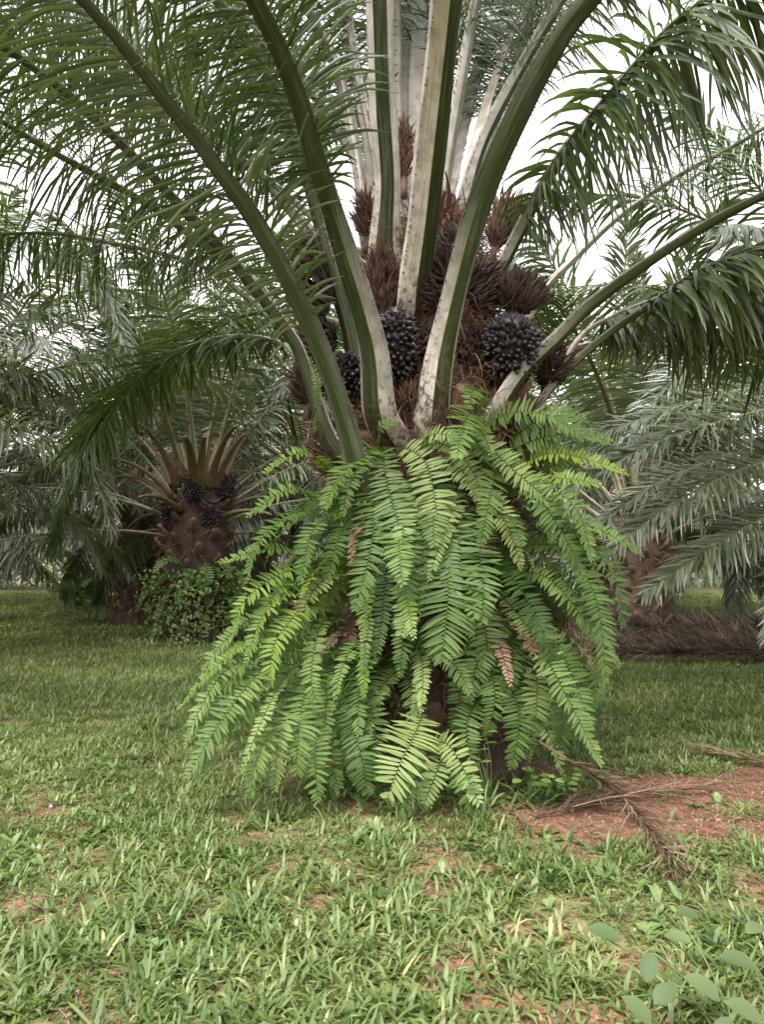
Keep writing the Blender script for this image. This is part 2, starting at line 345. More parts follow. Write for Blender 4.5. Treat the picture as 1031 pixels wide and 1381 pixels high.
# ------------------------------------------------------------------ palm fronds
def frond(base_q, uph, wb, wt, s0, Lmax, seed=0, dens=1., wid=.038, K=6, plume=.45, kp=0., fl=.75, mess=.05, spines=True, pale=.55, droop=1.1, s1=None, curl=.0, hang=None, fold=.35, axis=None):
    """base_q: centre line; returns (MB petiole+rachis, MB leaflets)"""
    r = np.random.default_rng(seed)
    q = resample(base_q, 70); s = arclen(q); Lt = s[-1]; t = s/Lt
    T, B, U = frames(q, uph)
    ra = MB()
    wd = wb + (wt-wb)*np.clip(s/max(Lt*.55, .1), 0, 1)**.7
    wd = wd*np.where(t > .5, 1-.85*(t-.5)/.5, 1)
    wd = wd*(1+.6*np.exp(-s/.25))
    wd = wd*(1 + .05*np.sin(s*3.1+seed) + .03*np.sin(s*7.7+seed*2))
    th = wd*.62
    # D section: flat pale upper face, rounded green keel below
    k = len(q); sec = np.array([(-1, .1), (-.93, .42), (-.5, .40), (0, .30), (.5, .40), (.93, .42), (1, .1), (.86, -.32), (.5, -.72), (0, -.92), (-.5, -.72), (-.86, -.32)])
    i = np.arange(k-1)[:, None]
    fade = np.clip(1.25 - s/(Lt*pale), 0, 1)
    for ids, pv in (((0, 1, 2, 3, 4, 5, 6), 1.), ((6, 7, 8), fl), ((8, 9, 10), kp), ((10, 11, 0), fl)):
        # the four sides of the section keep their own vertices so the edges stay crisp
        sc_ = sec[list(ids)]; n = len(ids)
        V = q[:, None] + B[:, None]*(sc_[None, :, 0:1]*wd[:, None, None]*.5) + U[:, None]*(sc_[None, :, 1:2]*th[:, None, None]*.6)
        j = np.arange(n-1)[None]
        F = np.stack([i*n+j, i*n+n+j, i*n+n+j+1, i*n+j+1], -1).reshape(-1, 4)
        pa = np.repeat(pv*fade, n)
        if pv == 1.: pa = np.maximum(pa, .3*np.repeat(1-t, n))
        ra.add(V.reshape(-1, 3), F, pa, np.repeat(t, n), c=np.tile(.5 + np.array(ids)/12., k))
    # spines along both edges of the petiole
    if spines:
        ns = int(s0/.045)
        ss = np.sort(r.uniform(.35*min(1, s0), s0*1.1, ns*2)); sg = r.choice([-1, 1], ns*2)
        pp = np.stack([np.interp(ss, s, q[:, a]) for a in range(3)], 1)
        bb = np.stack([np.interp(ss, s, B[:, a]) for a in range(3)], 1); tt_ = np.stack([np.interp(ss, s, T[:, a]) for a in range(3)], 1)
        ww = np.interp(ss, s, wd)
        pos = pp + bb*(sg*ww*.48)[:, None]
        X, Y, Z = basis(nrm(bb*sg[:, None] + tt_*r.uniform(.1, .9, (len(ss), 1)) + r.normal(size=(len(ss), 3))*.25))
        inst(ra, *SPIKE, pos, X, Y, Z, .004, .004, r.uniform(.01, .035, len(ss)), 0, np.full(len(ss), .3))
    lf = MB()
    s1 = s1 or Lt
    nl = int((s1-s0)/.036*dens)
    for sg in (-1, 1):
        ss = np.linspace(s0, s1-.02, nl) + r.normal(size=nl)*.012; ss = np.clip(ss, s0*.9, Lt-.005)
        keep = r.random(nl) > .05; ss = ss[keep]; n_ = len(ss)
        x = (ss-s0)/(s1-s0)
        pp = np.stack([np.interp(ss, s, q[:, a]) for a in range(3)], 1)
        bb = nrm(np.stack([np.interp(ss, s, B[:, a]) for a in range(3)], 1)); tn = nrm(np.stack([np.interp(ss, s, T[:, a]) for a in range(3)], 1))
        uu = nrm(np.cross(bb, tn)); ww = np.interp(ss, s, wd)
        ang = np.interp(x, [0, .3, 1], [R(82), R(62), R(28)]) + r.normal(size=n_)*.10
        el = r.choice([-1, 0, 1], n_)*plume + r.normal(size=n_)*.12 + .12
        D = tn*np.cos(ang)[:, None] + (bb*sg*np.cos(el)[:, None] + uu*np.sin(el)[:, None])*np.sin(ang)[:, None]
        D = D + r.normal(size=(n_, 3))*mess
        Lf = Lmax*np.interp(x, [0, .12, .35, .7, .93, 1], [.3, .7, 1, .85, .5, .3])*r.uniform(.82-mess*1.5, 1.08, n_)
        if hang is not None: D = nrm(D) + np.array([0, 0, -1.])*hang
        dr = droop*r.uniform(.6-mess*2, 1.5, n_)
        blades(lf, pp + bb*(sg*ww*.35)[:, None], D, uu, Lf, wid*r.uniform(.75, 1.15, n_), dr, K, 'strap', fold, 0, r.random(n_), .03 + mess*.3)
    return ra, lf

def make_frond(parent, loc, q, uph, matp, matl, wb=.11, wt=.05, s0=1.5, Lmax=.85, **kw):
    ra, lf = frond(q, uph, wb, wt, s0, Lmax, **kw)
    f = ra.build('frond', matp, parent, loc)
    l = lf.build('leaflets', matl, f, loc)
    return f

# ------------------------------------------------------------------ the near palm
BASE = np.array([PX, PY, float(gz(np.array(PX), np.array(PY)))])
palm = empty('oil_palm', BASE, 'large near oil palm with trunk wrapped in ferns and black fruit bunches in its crown', 'palm tree')

def trunk_radius(z): return np.interp(z, [0, .25, .8, 1.6, 2.1, 2.5, 3.0, 3.5, 4.0, 4.5], [.60, .53, .46, .46, .55, .55, .45, .32, .16, .05])
def palm_trunk(o, parent, rad, H, r_=None, stubs=130, zc=2.1, mats=(M_trunk, M_base), scale=1.):
    r_ = r_ or np.random.default_rng(3)
    mb = MB(); nz, na = 60, 44
    z = np.linspace(-.08, H, nz); a = np.arange(na)/na*2*np.pi
    Z, A = np.meshgrid(z, a, indexing='ij')
    rr = rad(Z)*(1 + .16*(fbm(A*3.2, Z*5)-.5) + .05*np.sin(A*8+Z*9))
    # close the seam
    wgt = np.clip((A - 5.6)/.68, 0, 1); rr = rr*(1-wgt) + wgt*rad(Z)*(1 + .16*(fbm((A-2*np.pi)*3.2+0*A, Z*5)-.5))
    Vv = np.stack([rr*np.cos(A), rr*np.sin(A), Z], -1).reshape(-1, 3) + o
    i = np.arange(nz-1)[:, None]*na; j = np.arange(na)[None]; j2 = (j+1) % na
    mb.add(Vv, np.stack([i+j, i+j2, i+na+j2, i+na+j], -1).reshape(-1, 4), .3)
    tr = mb.build('trunk', mats[0], parent, o)
    return tr
def leaf_stub(mb, pos, out, up, w, L, th, rnd):
    """an old cut leaf base: a tapering wedge that curves up from the trunk"""
    k = 6; d = nrm(out*1.0 + up*.55); p = pos.copy(); q = []
    for i in range(k):
        q.append(p.copy()); p = p + d*L/(k-1); d = nrm(d + up*.22)
    q = np.array(q); T, B, U = frames(q, np.array(nrm(up*1.0 - out*.6)))
    wr = w*np.linspace(1, .42, k)*(1 + rng.normal(size=k)*.05); tube(mb, q, B, U, wr*.5, th*np.linspace(.6, .42, k), 8, 0, rnd)

H_main = 4.15
trunk = palm_trunk(BASE, palm, trunk_radius, H_main)
def leaf_bases(parent, o, rad, zs, n, per=1, skip=None, w=.17, L=.24, seed=4, mat=None):
    rr = np.random.default_rng(seed); made = []
    mb = MB(); tops = []
    for i in range(n):
        z = zs[0] + (zs[1]-zs[0])*(i+.5)/n; a = i*2.39996 + rr.normal()*.08
        out = np.array([math.cos(a), math.sin(a), 0]); up = np.array([0, 0, 1.])
        p = o + out*(rad(z)-.045) + up*z
        leaf_stub(mb, p, out, up, w*1.15*rr.uniform(.8, 1.2), L*rr.uniform(.6, 1.1), .085, rr.random())
        tops.append((p, out))
    mb.build('leaf_bases', mat or M_base, parent, o); return tops
leaf_bases(palm, BASE, trunk_radius, (.08, 2.6), 120)

def fibres(mb, o, rad, z0, z1, n, L=(.1, .4), W=.004, seed=5, up=.6, mat=None, spread=.05):
    rr = np.random.default_rng(seed)
    a = rr.uniform(0, 2*np.pi, n); z = rr.uniform(z0, z1, n)
    out = np.stack([np.cos(a), np.sin(a), np.zeros(n)], 1)
    p = o + out*(rad(z)+rr.uniform(-.02, spread, n))[:, None] + np.stack([0*a, 0*a, z], 1)
    tan = np.stack([-np.sin(a), np.cos(a), 0*a], 1)
    d = out*rr.uniform(.1, .9, (n, 1)) + tan*rr.normal(size=(n, 1))*.7 + np.array([0, 0, 1.])*rr.normal(size=(n, 1))*up
    blades(mb, p, d, out, rr.uniform(*L, n), W*rr.uniform(.5, 1.8, n), rr.uniform(0, 3, n), 5, 'thread', 0, 0, rr.random(n), .22)
mb = MB(); fibres(mb, BASE, lambda z: trunk_radius(z)+.03, 1.6, 4.0, 8000, (.08, .34), .006)
fibres(mb, BASE, lambda z: trunk_radius(z)+.04, .05, 1.7, 1500, (.08, .3), .006, 6)
# matted sheets of sheath fibre between the petioles
rr = np.random.default_rng(8); n = 420
a = rr.uniform(0, 2*np.pi, n); z = rr.uniform(2.1, 4.0, n); out = np.stack([np.cos(a), np.sin(a), 0*a], 1)
blades(mb, BASE + out*(trunk_radius(z)+.01)[:, None] + np.stack([0*a, 0*a, z], 1), out*.35 + np.array([0, 0, 1.]) + rr.normal(size=(n, 3))*.25, out, rr.uniform(.1, .3, n), rr.uniform(.02, .07, n), rr.uniform(-.2, .8, n), 5, 'thread', .3, 0, rr.random(n)*.5, .12)
mb.build('sheath_fibre', M_fibre, palm, BASE)

def pxq(pts, d0, d1, n=60, inner=True, zin=.25):
    """pixel polyline -> world centre line, depth from d0 (base) to d1"""
    pts = np.array(pts, float); s = arclen(pts); tt = s/s[-1]
    W3 = [P(x, y, d0 + (d1-d0)*ti) for (x, y), ti in zip(pts, tt)]
    if inner:
        b = W3[0]; ax = np.array([PX, PY, b[2]]); h = ax-b; h[2] = 0
        W3 = [b + h*.28 + nrm(b-W3[1])*zin*.8] + W3
    return spline(W3, n)
PETS = [ # pts, depth base, depth end, w base, w far, extension, ext droop, s0, leaf length, opts
 ([(490,698),(482,640),(463,560),(424,452),(353,313),(282,212),(212,121),(151,45),(111,0)], 5.0, 3.9, .185, .075, 2.4, .30, 1.65, .8, {'uv': (.25,.8,.5), 'fl': .12, 'pale': .35}),
 ([(450,600),(413,498),(393,454),(323,363),(242,277),(171,202),(101,136),(30,81),(0,60)], 5.2, 4.4, .16, .07, 2.2, .30, 1.75, .8, {'fl': .12, 'pale': .35}),
 ([(436,560),(400,468),(353,388),(282,335),(202,277),(136,240),(66,202),(15,171)], 5.45, 5.4, .14, .07, 2.4, .30, 1.7, .85, {'fl': .12, 'pale': .35}),
 ([(446,560),(400,470),(353,415),(282,363),(212,340),(141,326),(76,315),(0,315)], 5.7, 6.3, .11, .05, 1.8, .35, 2.0, .8, {'hang': .4}),
 ([(512,560),(502,467),(467,347),(432,235),(403,136),(373,60),(343,0)], 5.0, 3.9, .26, .10, 2.4, .28, 1.75, .8, {'wm': 1.0, 'uv': (.6,.8,.3), 'fl': .7, 'pale': .27}),
 ([(488,520),(470,440),(444,353),(403,202),(363,111),(323,40),(292,0)], 5.4, 5.0, .17, .09, 2.6, .28, 1.8, .85, {'fl': .12, 'pale': .35}),
 ([(470,420),(418,323),(373,262),(313,192),(240,120),(150,50),(90,0)], 6.0, 7.6, .13, .08, 2.2, .30, 1.5, .9, {}),
 ([(500,330),(489,252),(459,101),(413,0)], 5.75, 5.9, .19, .13, 3.0, .28, 1.6, .8, {}),
 ([(520,345),(523,250),(517,150),(512,0)], 5.35, 4.7, .20, .14, 3.2, .28, 2.1, .8, {'uv': (0,1,.2), 'kp': .05, 'fl': 1., 'pale': .8}),
 ([(548,350),(550,180),(546,0)], 6.0, 6.8, .2, .13, 3.0, .28, 2.2, .8, {}),
 ([(558,415),(572,300),(588,150),(604,0)], 5.15, 4.0, .24, .22, 3.2, .26, 2.2, .8, {'wm': 1.0, 'uv': (-.75,.75,.2), 'kp': .0, 'fl': 1., 'pale': .7}),
 ([(590,360),(600,283),(636,126),(662,56),(687,0)], 5.95, 7.0, .15, .11, 2.8, .28, 2.0, .8, {}),
 ([(600,360),(618,305),(651,192),(712,76),(757,0)], 5.7, 6.0, .18, .10, 2.8, .28, 1.9, .85, {'uv': (-.8,.4,.4)}),
 ([(586,545),(600,455),(645,283),(706,141),(757,50),(795,0)], 5.0, 4.3, .22, .12, 3.0, .28, 2.9, .85, {'uv': (-.55,.85,.2), 'pale': .22, 'fl': .9}),
 ([(618,480),(640,430),(682,349),(747,227),(823,131),(899,45),(955,0)], 5.4, 5.0, .17, .085, 2.6, .32, 1.3, 1.1, {'pale': .25, 'hang': .95, 'wid': .030, 'dens': 2.6}),
 ([(680,490),(727,399),(773,349),(833,293),(914,237),(980,202),(1031,172)], 5.8, 6.6, .14, .07, 2.2, .38, 2.3, .75, {'hang': .3}),
 ([(652,578),(700,505),(752,455),(793,414),(874,354),(955,303),(1031,263)], 5.15, 4.8, .19, .075, 2.2, .38, 3.0, .8, {'pale': .25}),
 ([(690,590),(750,512),(813,455),(879,409),(939,369),(1031,328)], 5.5, 5.4, .13, .07, 2.0, .4, 1.7, .95, {'pale': .25, 'hang': .9, 'wid': .034}),
 ([(705,575),(778,460),(823,428),(894,399),(935,386),(1031,374)], 5.9, 6.2, .11, .06, 1.6, .4, 1.5, 1.05, {'hang': 1.0, 'wid': .036}),
 ([(508,330),(500,200),(478,90),(452,0)], 6.1, 6.9, .17, .12, 3.0, .28, 2.0, .8, {'kp': .7}),
 ([(536,335),(532,180),(531,0)], 5.8, 5.9, .17, .13, 3.0, .28, 2.2, .8, {'kp': .8}),
 ([(566,330),(564,160),(566,0)], 5.9, 6.4, .17, .13, 3.0, .28, 2.2, .8, {'kp': .8}),
 ([(586,370),(600,240),(622,110),(642,0)], 5.6, 5.5, .15, .10, 3.0, .28, 2.0, .8, {'kp': .5}),
 ([(440,330),(405,290),(350,235),(280,160),(190,90)], 6.0, 6.6, .12, .07, 2.4, .3, 1.3, .85, {'kp': .5}),
 ([(584,345),(592,200),(606,90),(622,0)], 5.8, 6.3, .12, .09, 3.0, .28, 2.0, .8, {'kp': .6}),
 ([(530,345),(505,200),(482,90),(470,0)], 5.65, 5.6, .12, .09, 3.0, .28, 2.0, .8, {'kp': .6}),
 ([(608,345),(640,230),(690,110),(722,0)], 5.95, 6.8, .13, .09, 3.0, .28, 1.9, .8, {'kp': .6}),
 ([(500,440),(462,330),(425,230),(385,100),(352,0)], 5.6, 5.6, .15, .10, 2.6, .28, 1.7, .8, {'fl': .2, 'pale': .4}),
 ([(470,400),(440,300),(390,190),(340,90),(300,0)], 5.9, 6.3, .14, .08, 2.6, .3, 1.5, .85, {'kp': .4}),
 ([(440,560),(400,480),(365,457),(300,455),(235,478),(165,530),(115,600),(88,668)], 6.2, 8.0, .12, .06, .7, .5, 1.3, .62, {'hang': .35, 'wid': .026}),
]
for i, (pts, d0, d1, wb, wt, ext, kd, s0, Lm, kw) in enumerate(PETS):
    q = pxq(pts, d0, d1); q = extend(q, ext, kd, k2=.25)
    e = q[len(q)//2] - np.array([PX, PY, 0]); e[2] = 0; inward = -nrm(e)
    uph = inward*.75 + np.array([0, 0, .8])
    kw = dict(kw); uv = kw.pop('uv', None); kw.setdefault('dens', 2.6); kw.setdefault('wid', .0175); kw.setdefault('plume', .7); kw.setdefault('mess', .10)
    if uv: uph = np.array(uv)
    make_frond(palm, BASE, q, uph, M_pet, M_leaf, wb*kw.pop('wm', 1.08), wt*1.08, s0, Lm, seed=20+i, K=6, **kw)
# fronds on the far side of the crown
for i, (az, el, L, s0) in enumerate([(60, 70, 6, 1.6), (100, 58, 6, 1.6), (140, 62, 6, 1.6), (165, 48, 6.2, 1.5), (75, 38, 6.2, 1.6), (125, 30, 6, 1.5), (30, 22, 5.5, 1.4), (95, 12, 5.5, 1.4)]):
    z0 = 2.4 + el/70*1.3; az = R(az)
    o = BASE + np.array([math.cos(az)*.2, math.sin(az)*.2, z0])
    q = arch(o, az, R(el), L, .05, .42, side=(.03 if i % 2 else -.03))
    make_frond(palm, BASE, q, np.array([-math.cos(az)*.5, -math.sin(az)*.5, .8]), M_pet, M_leaf, .15, .06, s0, .85, seed=60+i, dens=1.3, wid=.03, K=5)

# fruit bunches and flower clusters
def bunch(parent, o, c, rx, rz, axis, n, mat, seed=0, fr=.021, name='fruit_bunch', spikes=True):
    rr = np.random.default_rng(seed); i = np.arange(n)+.5
    ph = np.arccos(1-2*i/n); th = i*2.39996
    d = np.stack([np.sin(ph)*np.cos(th), np.sin(ph)*np.sin(th), np.cos(ph)], 1)
    A = nrm(np.array(axis, float)); X = nrm(np.cross(A, [0, 1, .01])); Yv = np.cross(A, X)
    W_ = lambda v: v[:, :1]*X + v[:, 1:2]*Yv + v[:, 2:]*A
    sh = 1 - .25*np.clip(d[:, 2], 0, 1)
    d = nrm(d + rr.normal(size=(n, 3))*.045)
    p = c + W_(d*np.array([rx, rx, rz])*sh[:, None]*rr.uniform(.92, 1.04, (n, 1)))
    nn = nrm(W_(d/np.array([rx, rx, rz])) + A*.25 + rr.normal(size=(n, 3))*.18)
    mb = MB()
    Xs, Ys, Zs = basis(nn)
    inst(mb, *FRUIT, p, Xs, Ys, Zs, fr*rr.uniform(.8, 1.15, n), fr*rr.uniform(.8, 1.15, n), fr*1.75*rr.uniform(.8, 1.2, n), 0, rr.random(n)*.8)
    core = lathe_tpl([(.02, -1), (.6, -.75), (.9, -.3), (.92, .2), (.65, .7), (.02, .98)], 14)
    inst(mb, *core, np.array([c]), X[None], Yv[None], A[None], rx*.95, rx*.95, rz*.95, 0, np.array([.1]))
    f = mb.build(name, mat, parent, o)
    if spikes:
        mb = MB(); m_ = n; k = rr.integers(0, n, m_)
        X2, Y2, Z2 = basis(nrm(nn[k] + A*.5 + rr.normal(size=(m_, 3))*.35))
        inst(mb, *SPIKE, p[k] + rr.normal(size=(m_, 3))*.008, X2, Y2, Z2, .0035, .0035, rr.uniform(.035, .075, m_), 0, rr.random(m_))
        mb.build('spikes', M_flower, f, o)
def flower(parent, o, base, d, L, Wd, n, mat=None, seed=0, fl=.15, ft=.011, name='flower_cluster', curl=.03, S=None):
    """a dried male flower cluster: thick fingers packed along a stalk, all sweeping forward"""
    rr = np.random.default_rng(seed); A = nrm(np.array(d, float)); mb = MB()
    t = rr.random(n); th = rr.uniform(0, 2*np.pi, n)
    X = nrm(np.cross(A, [.1, 1, .05])); Yv = np.cross(A, X)
    rad = X*np.cos(th)[:, None] + Yv*np.sin(th)[:, None]
    p = base + A*(t*L)[:, None] + rad*(Wd*.30*np.sin(np.pi*(t*.8+.15)))[:, None]
    dd = nrm(A*.25 + rad*(1.1-.2*t)[:, None] + rr.normal(size=(n, 3))*.25 + X*.45*(rr.random() - .3))
    if S is not None:
        S = nrm(np.array(S, float)); dd = nrm(S*1.15 + rad*.42 + A*(.25*(t-.4))[:, None] + rr.normal(size=(n, 3))*.32)
    # curved finger as two welded segments: build as small tubes
    ll = fl*rr.uniform(.4, 1.25, n); kk = 5
    ring = 6; a = np.arange(ring)/ring*2*np.pi; prof = np.array([.8, 1, 1, .8, .15])
    V = np.zeros((n, kk, ring, 3)); q = p.copy(); D = dd.copy()
    for k in range(kk):
        Xs, Ys, Zs = basis(D)
        w = ft*prof[k]
        V[:, k] = q[:, None] + (Xs[:, None]*np.cos(a)[None, :, None] + Ys[:, None]*np.sin(a)[None, :, None])*w
        q = q + D*(ll/(kk-1))[:, None]; D = nrm(D + A*.18 + np.array([0, 0, -1.])*curl + rr.normal(size=(n, 3))*.13)
    i = np.arange(kk-1)[:, None]*ring; j = np.arange(ring)[None]; j2 = (j+1) % ring
    F0 = np.stack([i+j, i+j2, i+ring+j2, i+ring+j], -1).reshape(-1, 4)
    F = (F0[None] + (np.arange(n)*kk*ring)[:, None, None]).reshape(-1, 4)
    mb.add(V.reshape(-1, 3), F, np.repeat(rr.random(n), kk*ring))
    qs = spline([base - A*L*.4, base + A*L*.5, base + A*L*1.05], 8); T, B, U = frames(qs, X)
    tube(mb, qs, B, U, np.linspace(.03, .012, 8), np.linspace(.03, .012, 8), 8)
    mb.build(name, mat or M_flower, parent, o)
bunch(palm, BASE, P(536, 462, 5.02), .135, .26, (0, -.25, 1), 330, M_fruit, 1)
bunch(palm, BASE, P(690, 466, 5.12), .205, .24, (.15, -.3, 1), 430, M_fruit, 2)
bunch(palm, BASE, P(470, 505, 5.38), .15, .17, (-.3, 0, 1), 220, M_fruit, 3)
bunch(palm, BASE, P(612, 500, 5.3), .12, .17, (0, -.2, 1), 200, M_fruit, 4)
FL = [((432,425),5.2,(-.05,-.1,1),.46,.34,420,M_flower,.17,.0105,(-.9,-.4,.25)), ((440,480),5.3,(-.1,0,1),.25,.3,160,M_flower,.15,.0105,(-.8,-.5,-.1)),
 ((515,425),5.2,(0,0,1),.42,.26,380,M_flowerred,.12,.006,(-.1,-.8,.5)), ((585,420),5.15,(.2,0,.8),.36,.3,360,M_flower,.17,.0105,(-.8,-.45,.05)),
 ((612,350),5.25,(.2,0,.8),.16,.2,140,M_flower,.13,.0095,(-.5,-.3,.6)), ((640,420),5.25,(.1,0,1),.30,.3,320,M_flower,.16,.0105,(.7,-.5,.05)),
 ((668,335),5.55,(.35,0,1),.26,.2,360,M_flowerred,.24,.006,(.3,-.15,1)), ((695,420),5.2,(.1,0,.5),.14,.42,420,M_flower,.16,.0095,(.35,-.5,.55)),
 ((545,240),5.8,(0,0,1),.4,.12,260,M_flowerred,.12,.005,(0,-.6,.7)), ((495,320),5.55,(0,0,1),.28,.2,300,M_flowerred,.12,.0055,(-.3,-.6,.6)),
 ((560,480),5.1,(0,0,1),.2,.2,120,M_flower,.13,.008,(.3,-.7,-.1)), ((418,545),5.45,(.2,0,1),.3,.3,260,M_flower,.15,.008,(-.6,-.6,.2)), ((445,640),5.35,(0,0,1),.35,.3,260,M_flowerred,.14,.006,(-.5,-.7,.2)),
 ((735,520),5.5,(.1,0,1),.25,.3,240,M_flower,.15,.008,(.5,-.7,.1)), ((710,600),5.3,(0,0,1),.25,.3,260,M_flowerred,.15,.006,(.4,-.8,0)), ((560,560),5.08,(0,0,1),.15,.4,200,M_flowerred,.14,.005,(.1,-.8,.3)),
 ((640,500),5.15,(0,0,1),.25,.25,160,M_flower,.13,.008,(-.2,-.8,.1))]
for k, ((px, py), Y, A_, L_, W_, n_, mt, fl_, ft_, S_) in enumerate(FL): flower(palm, BASE, P(px, py, Y), A_, L_, W_, n_, mt, k, fl_, ft_, S=S_)

# ------------------------------------------------------------------ ferns on the near trunk
def fern_frond(q, uph, w, seed, tipw=.15, sp=.0235):
    r = np.random.default_rng(seed); cr = r.random(); r2 = r.random()*1.2; w = w*r.uniform(.85, 1.15); q = resample(q, 26); s = arclen(q); Lt = s[-1]
    T, B, U = frames(q, uph); mb = MB()
    tube(mb, q, B, U, np.linspace(.0045, .0015, 26), np.linspace(.0045, .0015, 26), 5, 0, .05)
    for sg in (-1, 1):
        n = int(Lt*.94/sp); ss = Lt*.06 + np.arange(n)*sp + (sp*.45 if sg > 0 else 0) + r.normal(size=n)*sp*.08
        ss = ss[ss < Lt-.005]
        ss = ss[r.random(len(ss)) > .05]; n = len(ss); x = ss/Lt
        I = lambda A_: np.stack([np.interp(ss, s, A_[:, a]) for a in range(3)], 1)
        pp, bb, tn, uu = I(q), nrm(I(B)), nrm(I(T)), nrm(I(U))
        a = np.interp(x, [0, .5, 1], [1.6, 1.45, .95]) + r.normal(size=n)*.09
        D = tn*np.cos(a)[:, None] + bb*sg*np.sin(a)[:, None] + uu*(.12 + r.normal(size=n)*.14)[:, None]
        Lf = w*.5*np.interp(x, [0, .12, .35, .6, .85, 1], [.45, .75, 1, .95, .6, tipw])*r.uniform(.9, 1.08, n)
        blades(mb, pp, D, uu + bb*(sg*.15), Lf, np.minimum(sp*.80, Lf*.36+.004), r.uniform(.05, .5, n)*(.6 + r2), 5, 'pinna', .15, 0, np.clip(r.random(n)*.3 + cr*.85 - .1*np.sin(x*9 + cr*30), 0, 1), .03, grav=nrm(np.array([0, 0, -.7]) + tn*.8))
    return mb
FERNS = {}
def clump(key, px, py, Y, label):
    c = P(px, py, Y); e = empty('sword_fern', c, label, 'fern', 'sword ferns growing on the trunk of the near palm'); FERNS[key] = (e, c); return e
def ff(key, pts, d0, d1, wpx, seed, bright=False, bulge=.12):
    e, c = FERNS[key]
    pts = np.array(pts, float); s = arclen(pts); tt = s/s[-1]
    q = spline([P(x, y, d0+(d1-d0)*ti - bulge*math.sin(math.pi*ti)) for (x, y), ti in zip(pts, tt)], 30)
    mid = q[15] - np.array([PX, PY, q[15][2]])
    uph = nrm(nrm(mid)*.75 + np.array([0, -.35, .7]))
    mb = fern_frond(q, uph, wpx/FPX*(d0+d1)/2, seed)
    return mb.build('frond', M_fernyel if bright else M_fern, e, c)
clump('top', 560, 620, 5.1, 'lush hanging fern at the top centre of the near trunk, under the fruit bunches')
clump('mid', 590, 720, 5.1, 'broad fern fronds hanging in the middle of the near trunk')
clump('ru', 690, 640, 5.2, 'pale feathery fern at the upper right of the near trunk, reaching sideways')
clump('r', 715, 760, 5.15, 'long green fern arching down the right side of the near trunk almost to the soil')
clump('rl', 700, 900, 5.2, 'dark fern hanging low at the right foot of the near trunk above the bare soil')
clump('lu', 430, 690, 5.2, 'yellow-green young fern at the upper left of the near trunk')
clump('lm', 440, 800, 5.15, 'light yellow-green fern halfway up the left side of the near trunk')
clump('ll', 415, 900, 5.1, 'dark green fern spreading over the grass at the lower left of the near trunk')
clump('b', 560, 960, 5.05, 'single bright fern frond at the foot of the near trunk, pointing down at the grass')
clump('g', 600, 1060, 4.95, 'small feathery fern growing in the grass in front of the near trunk')
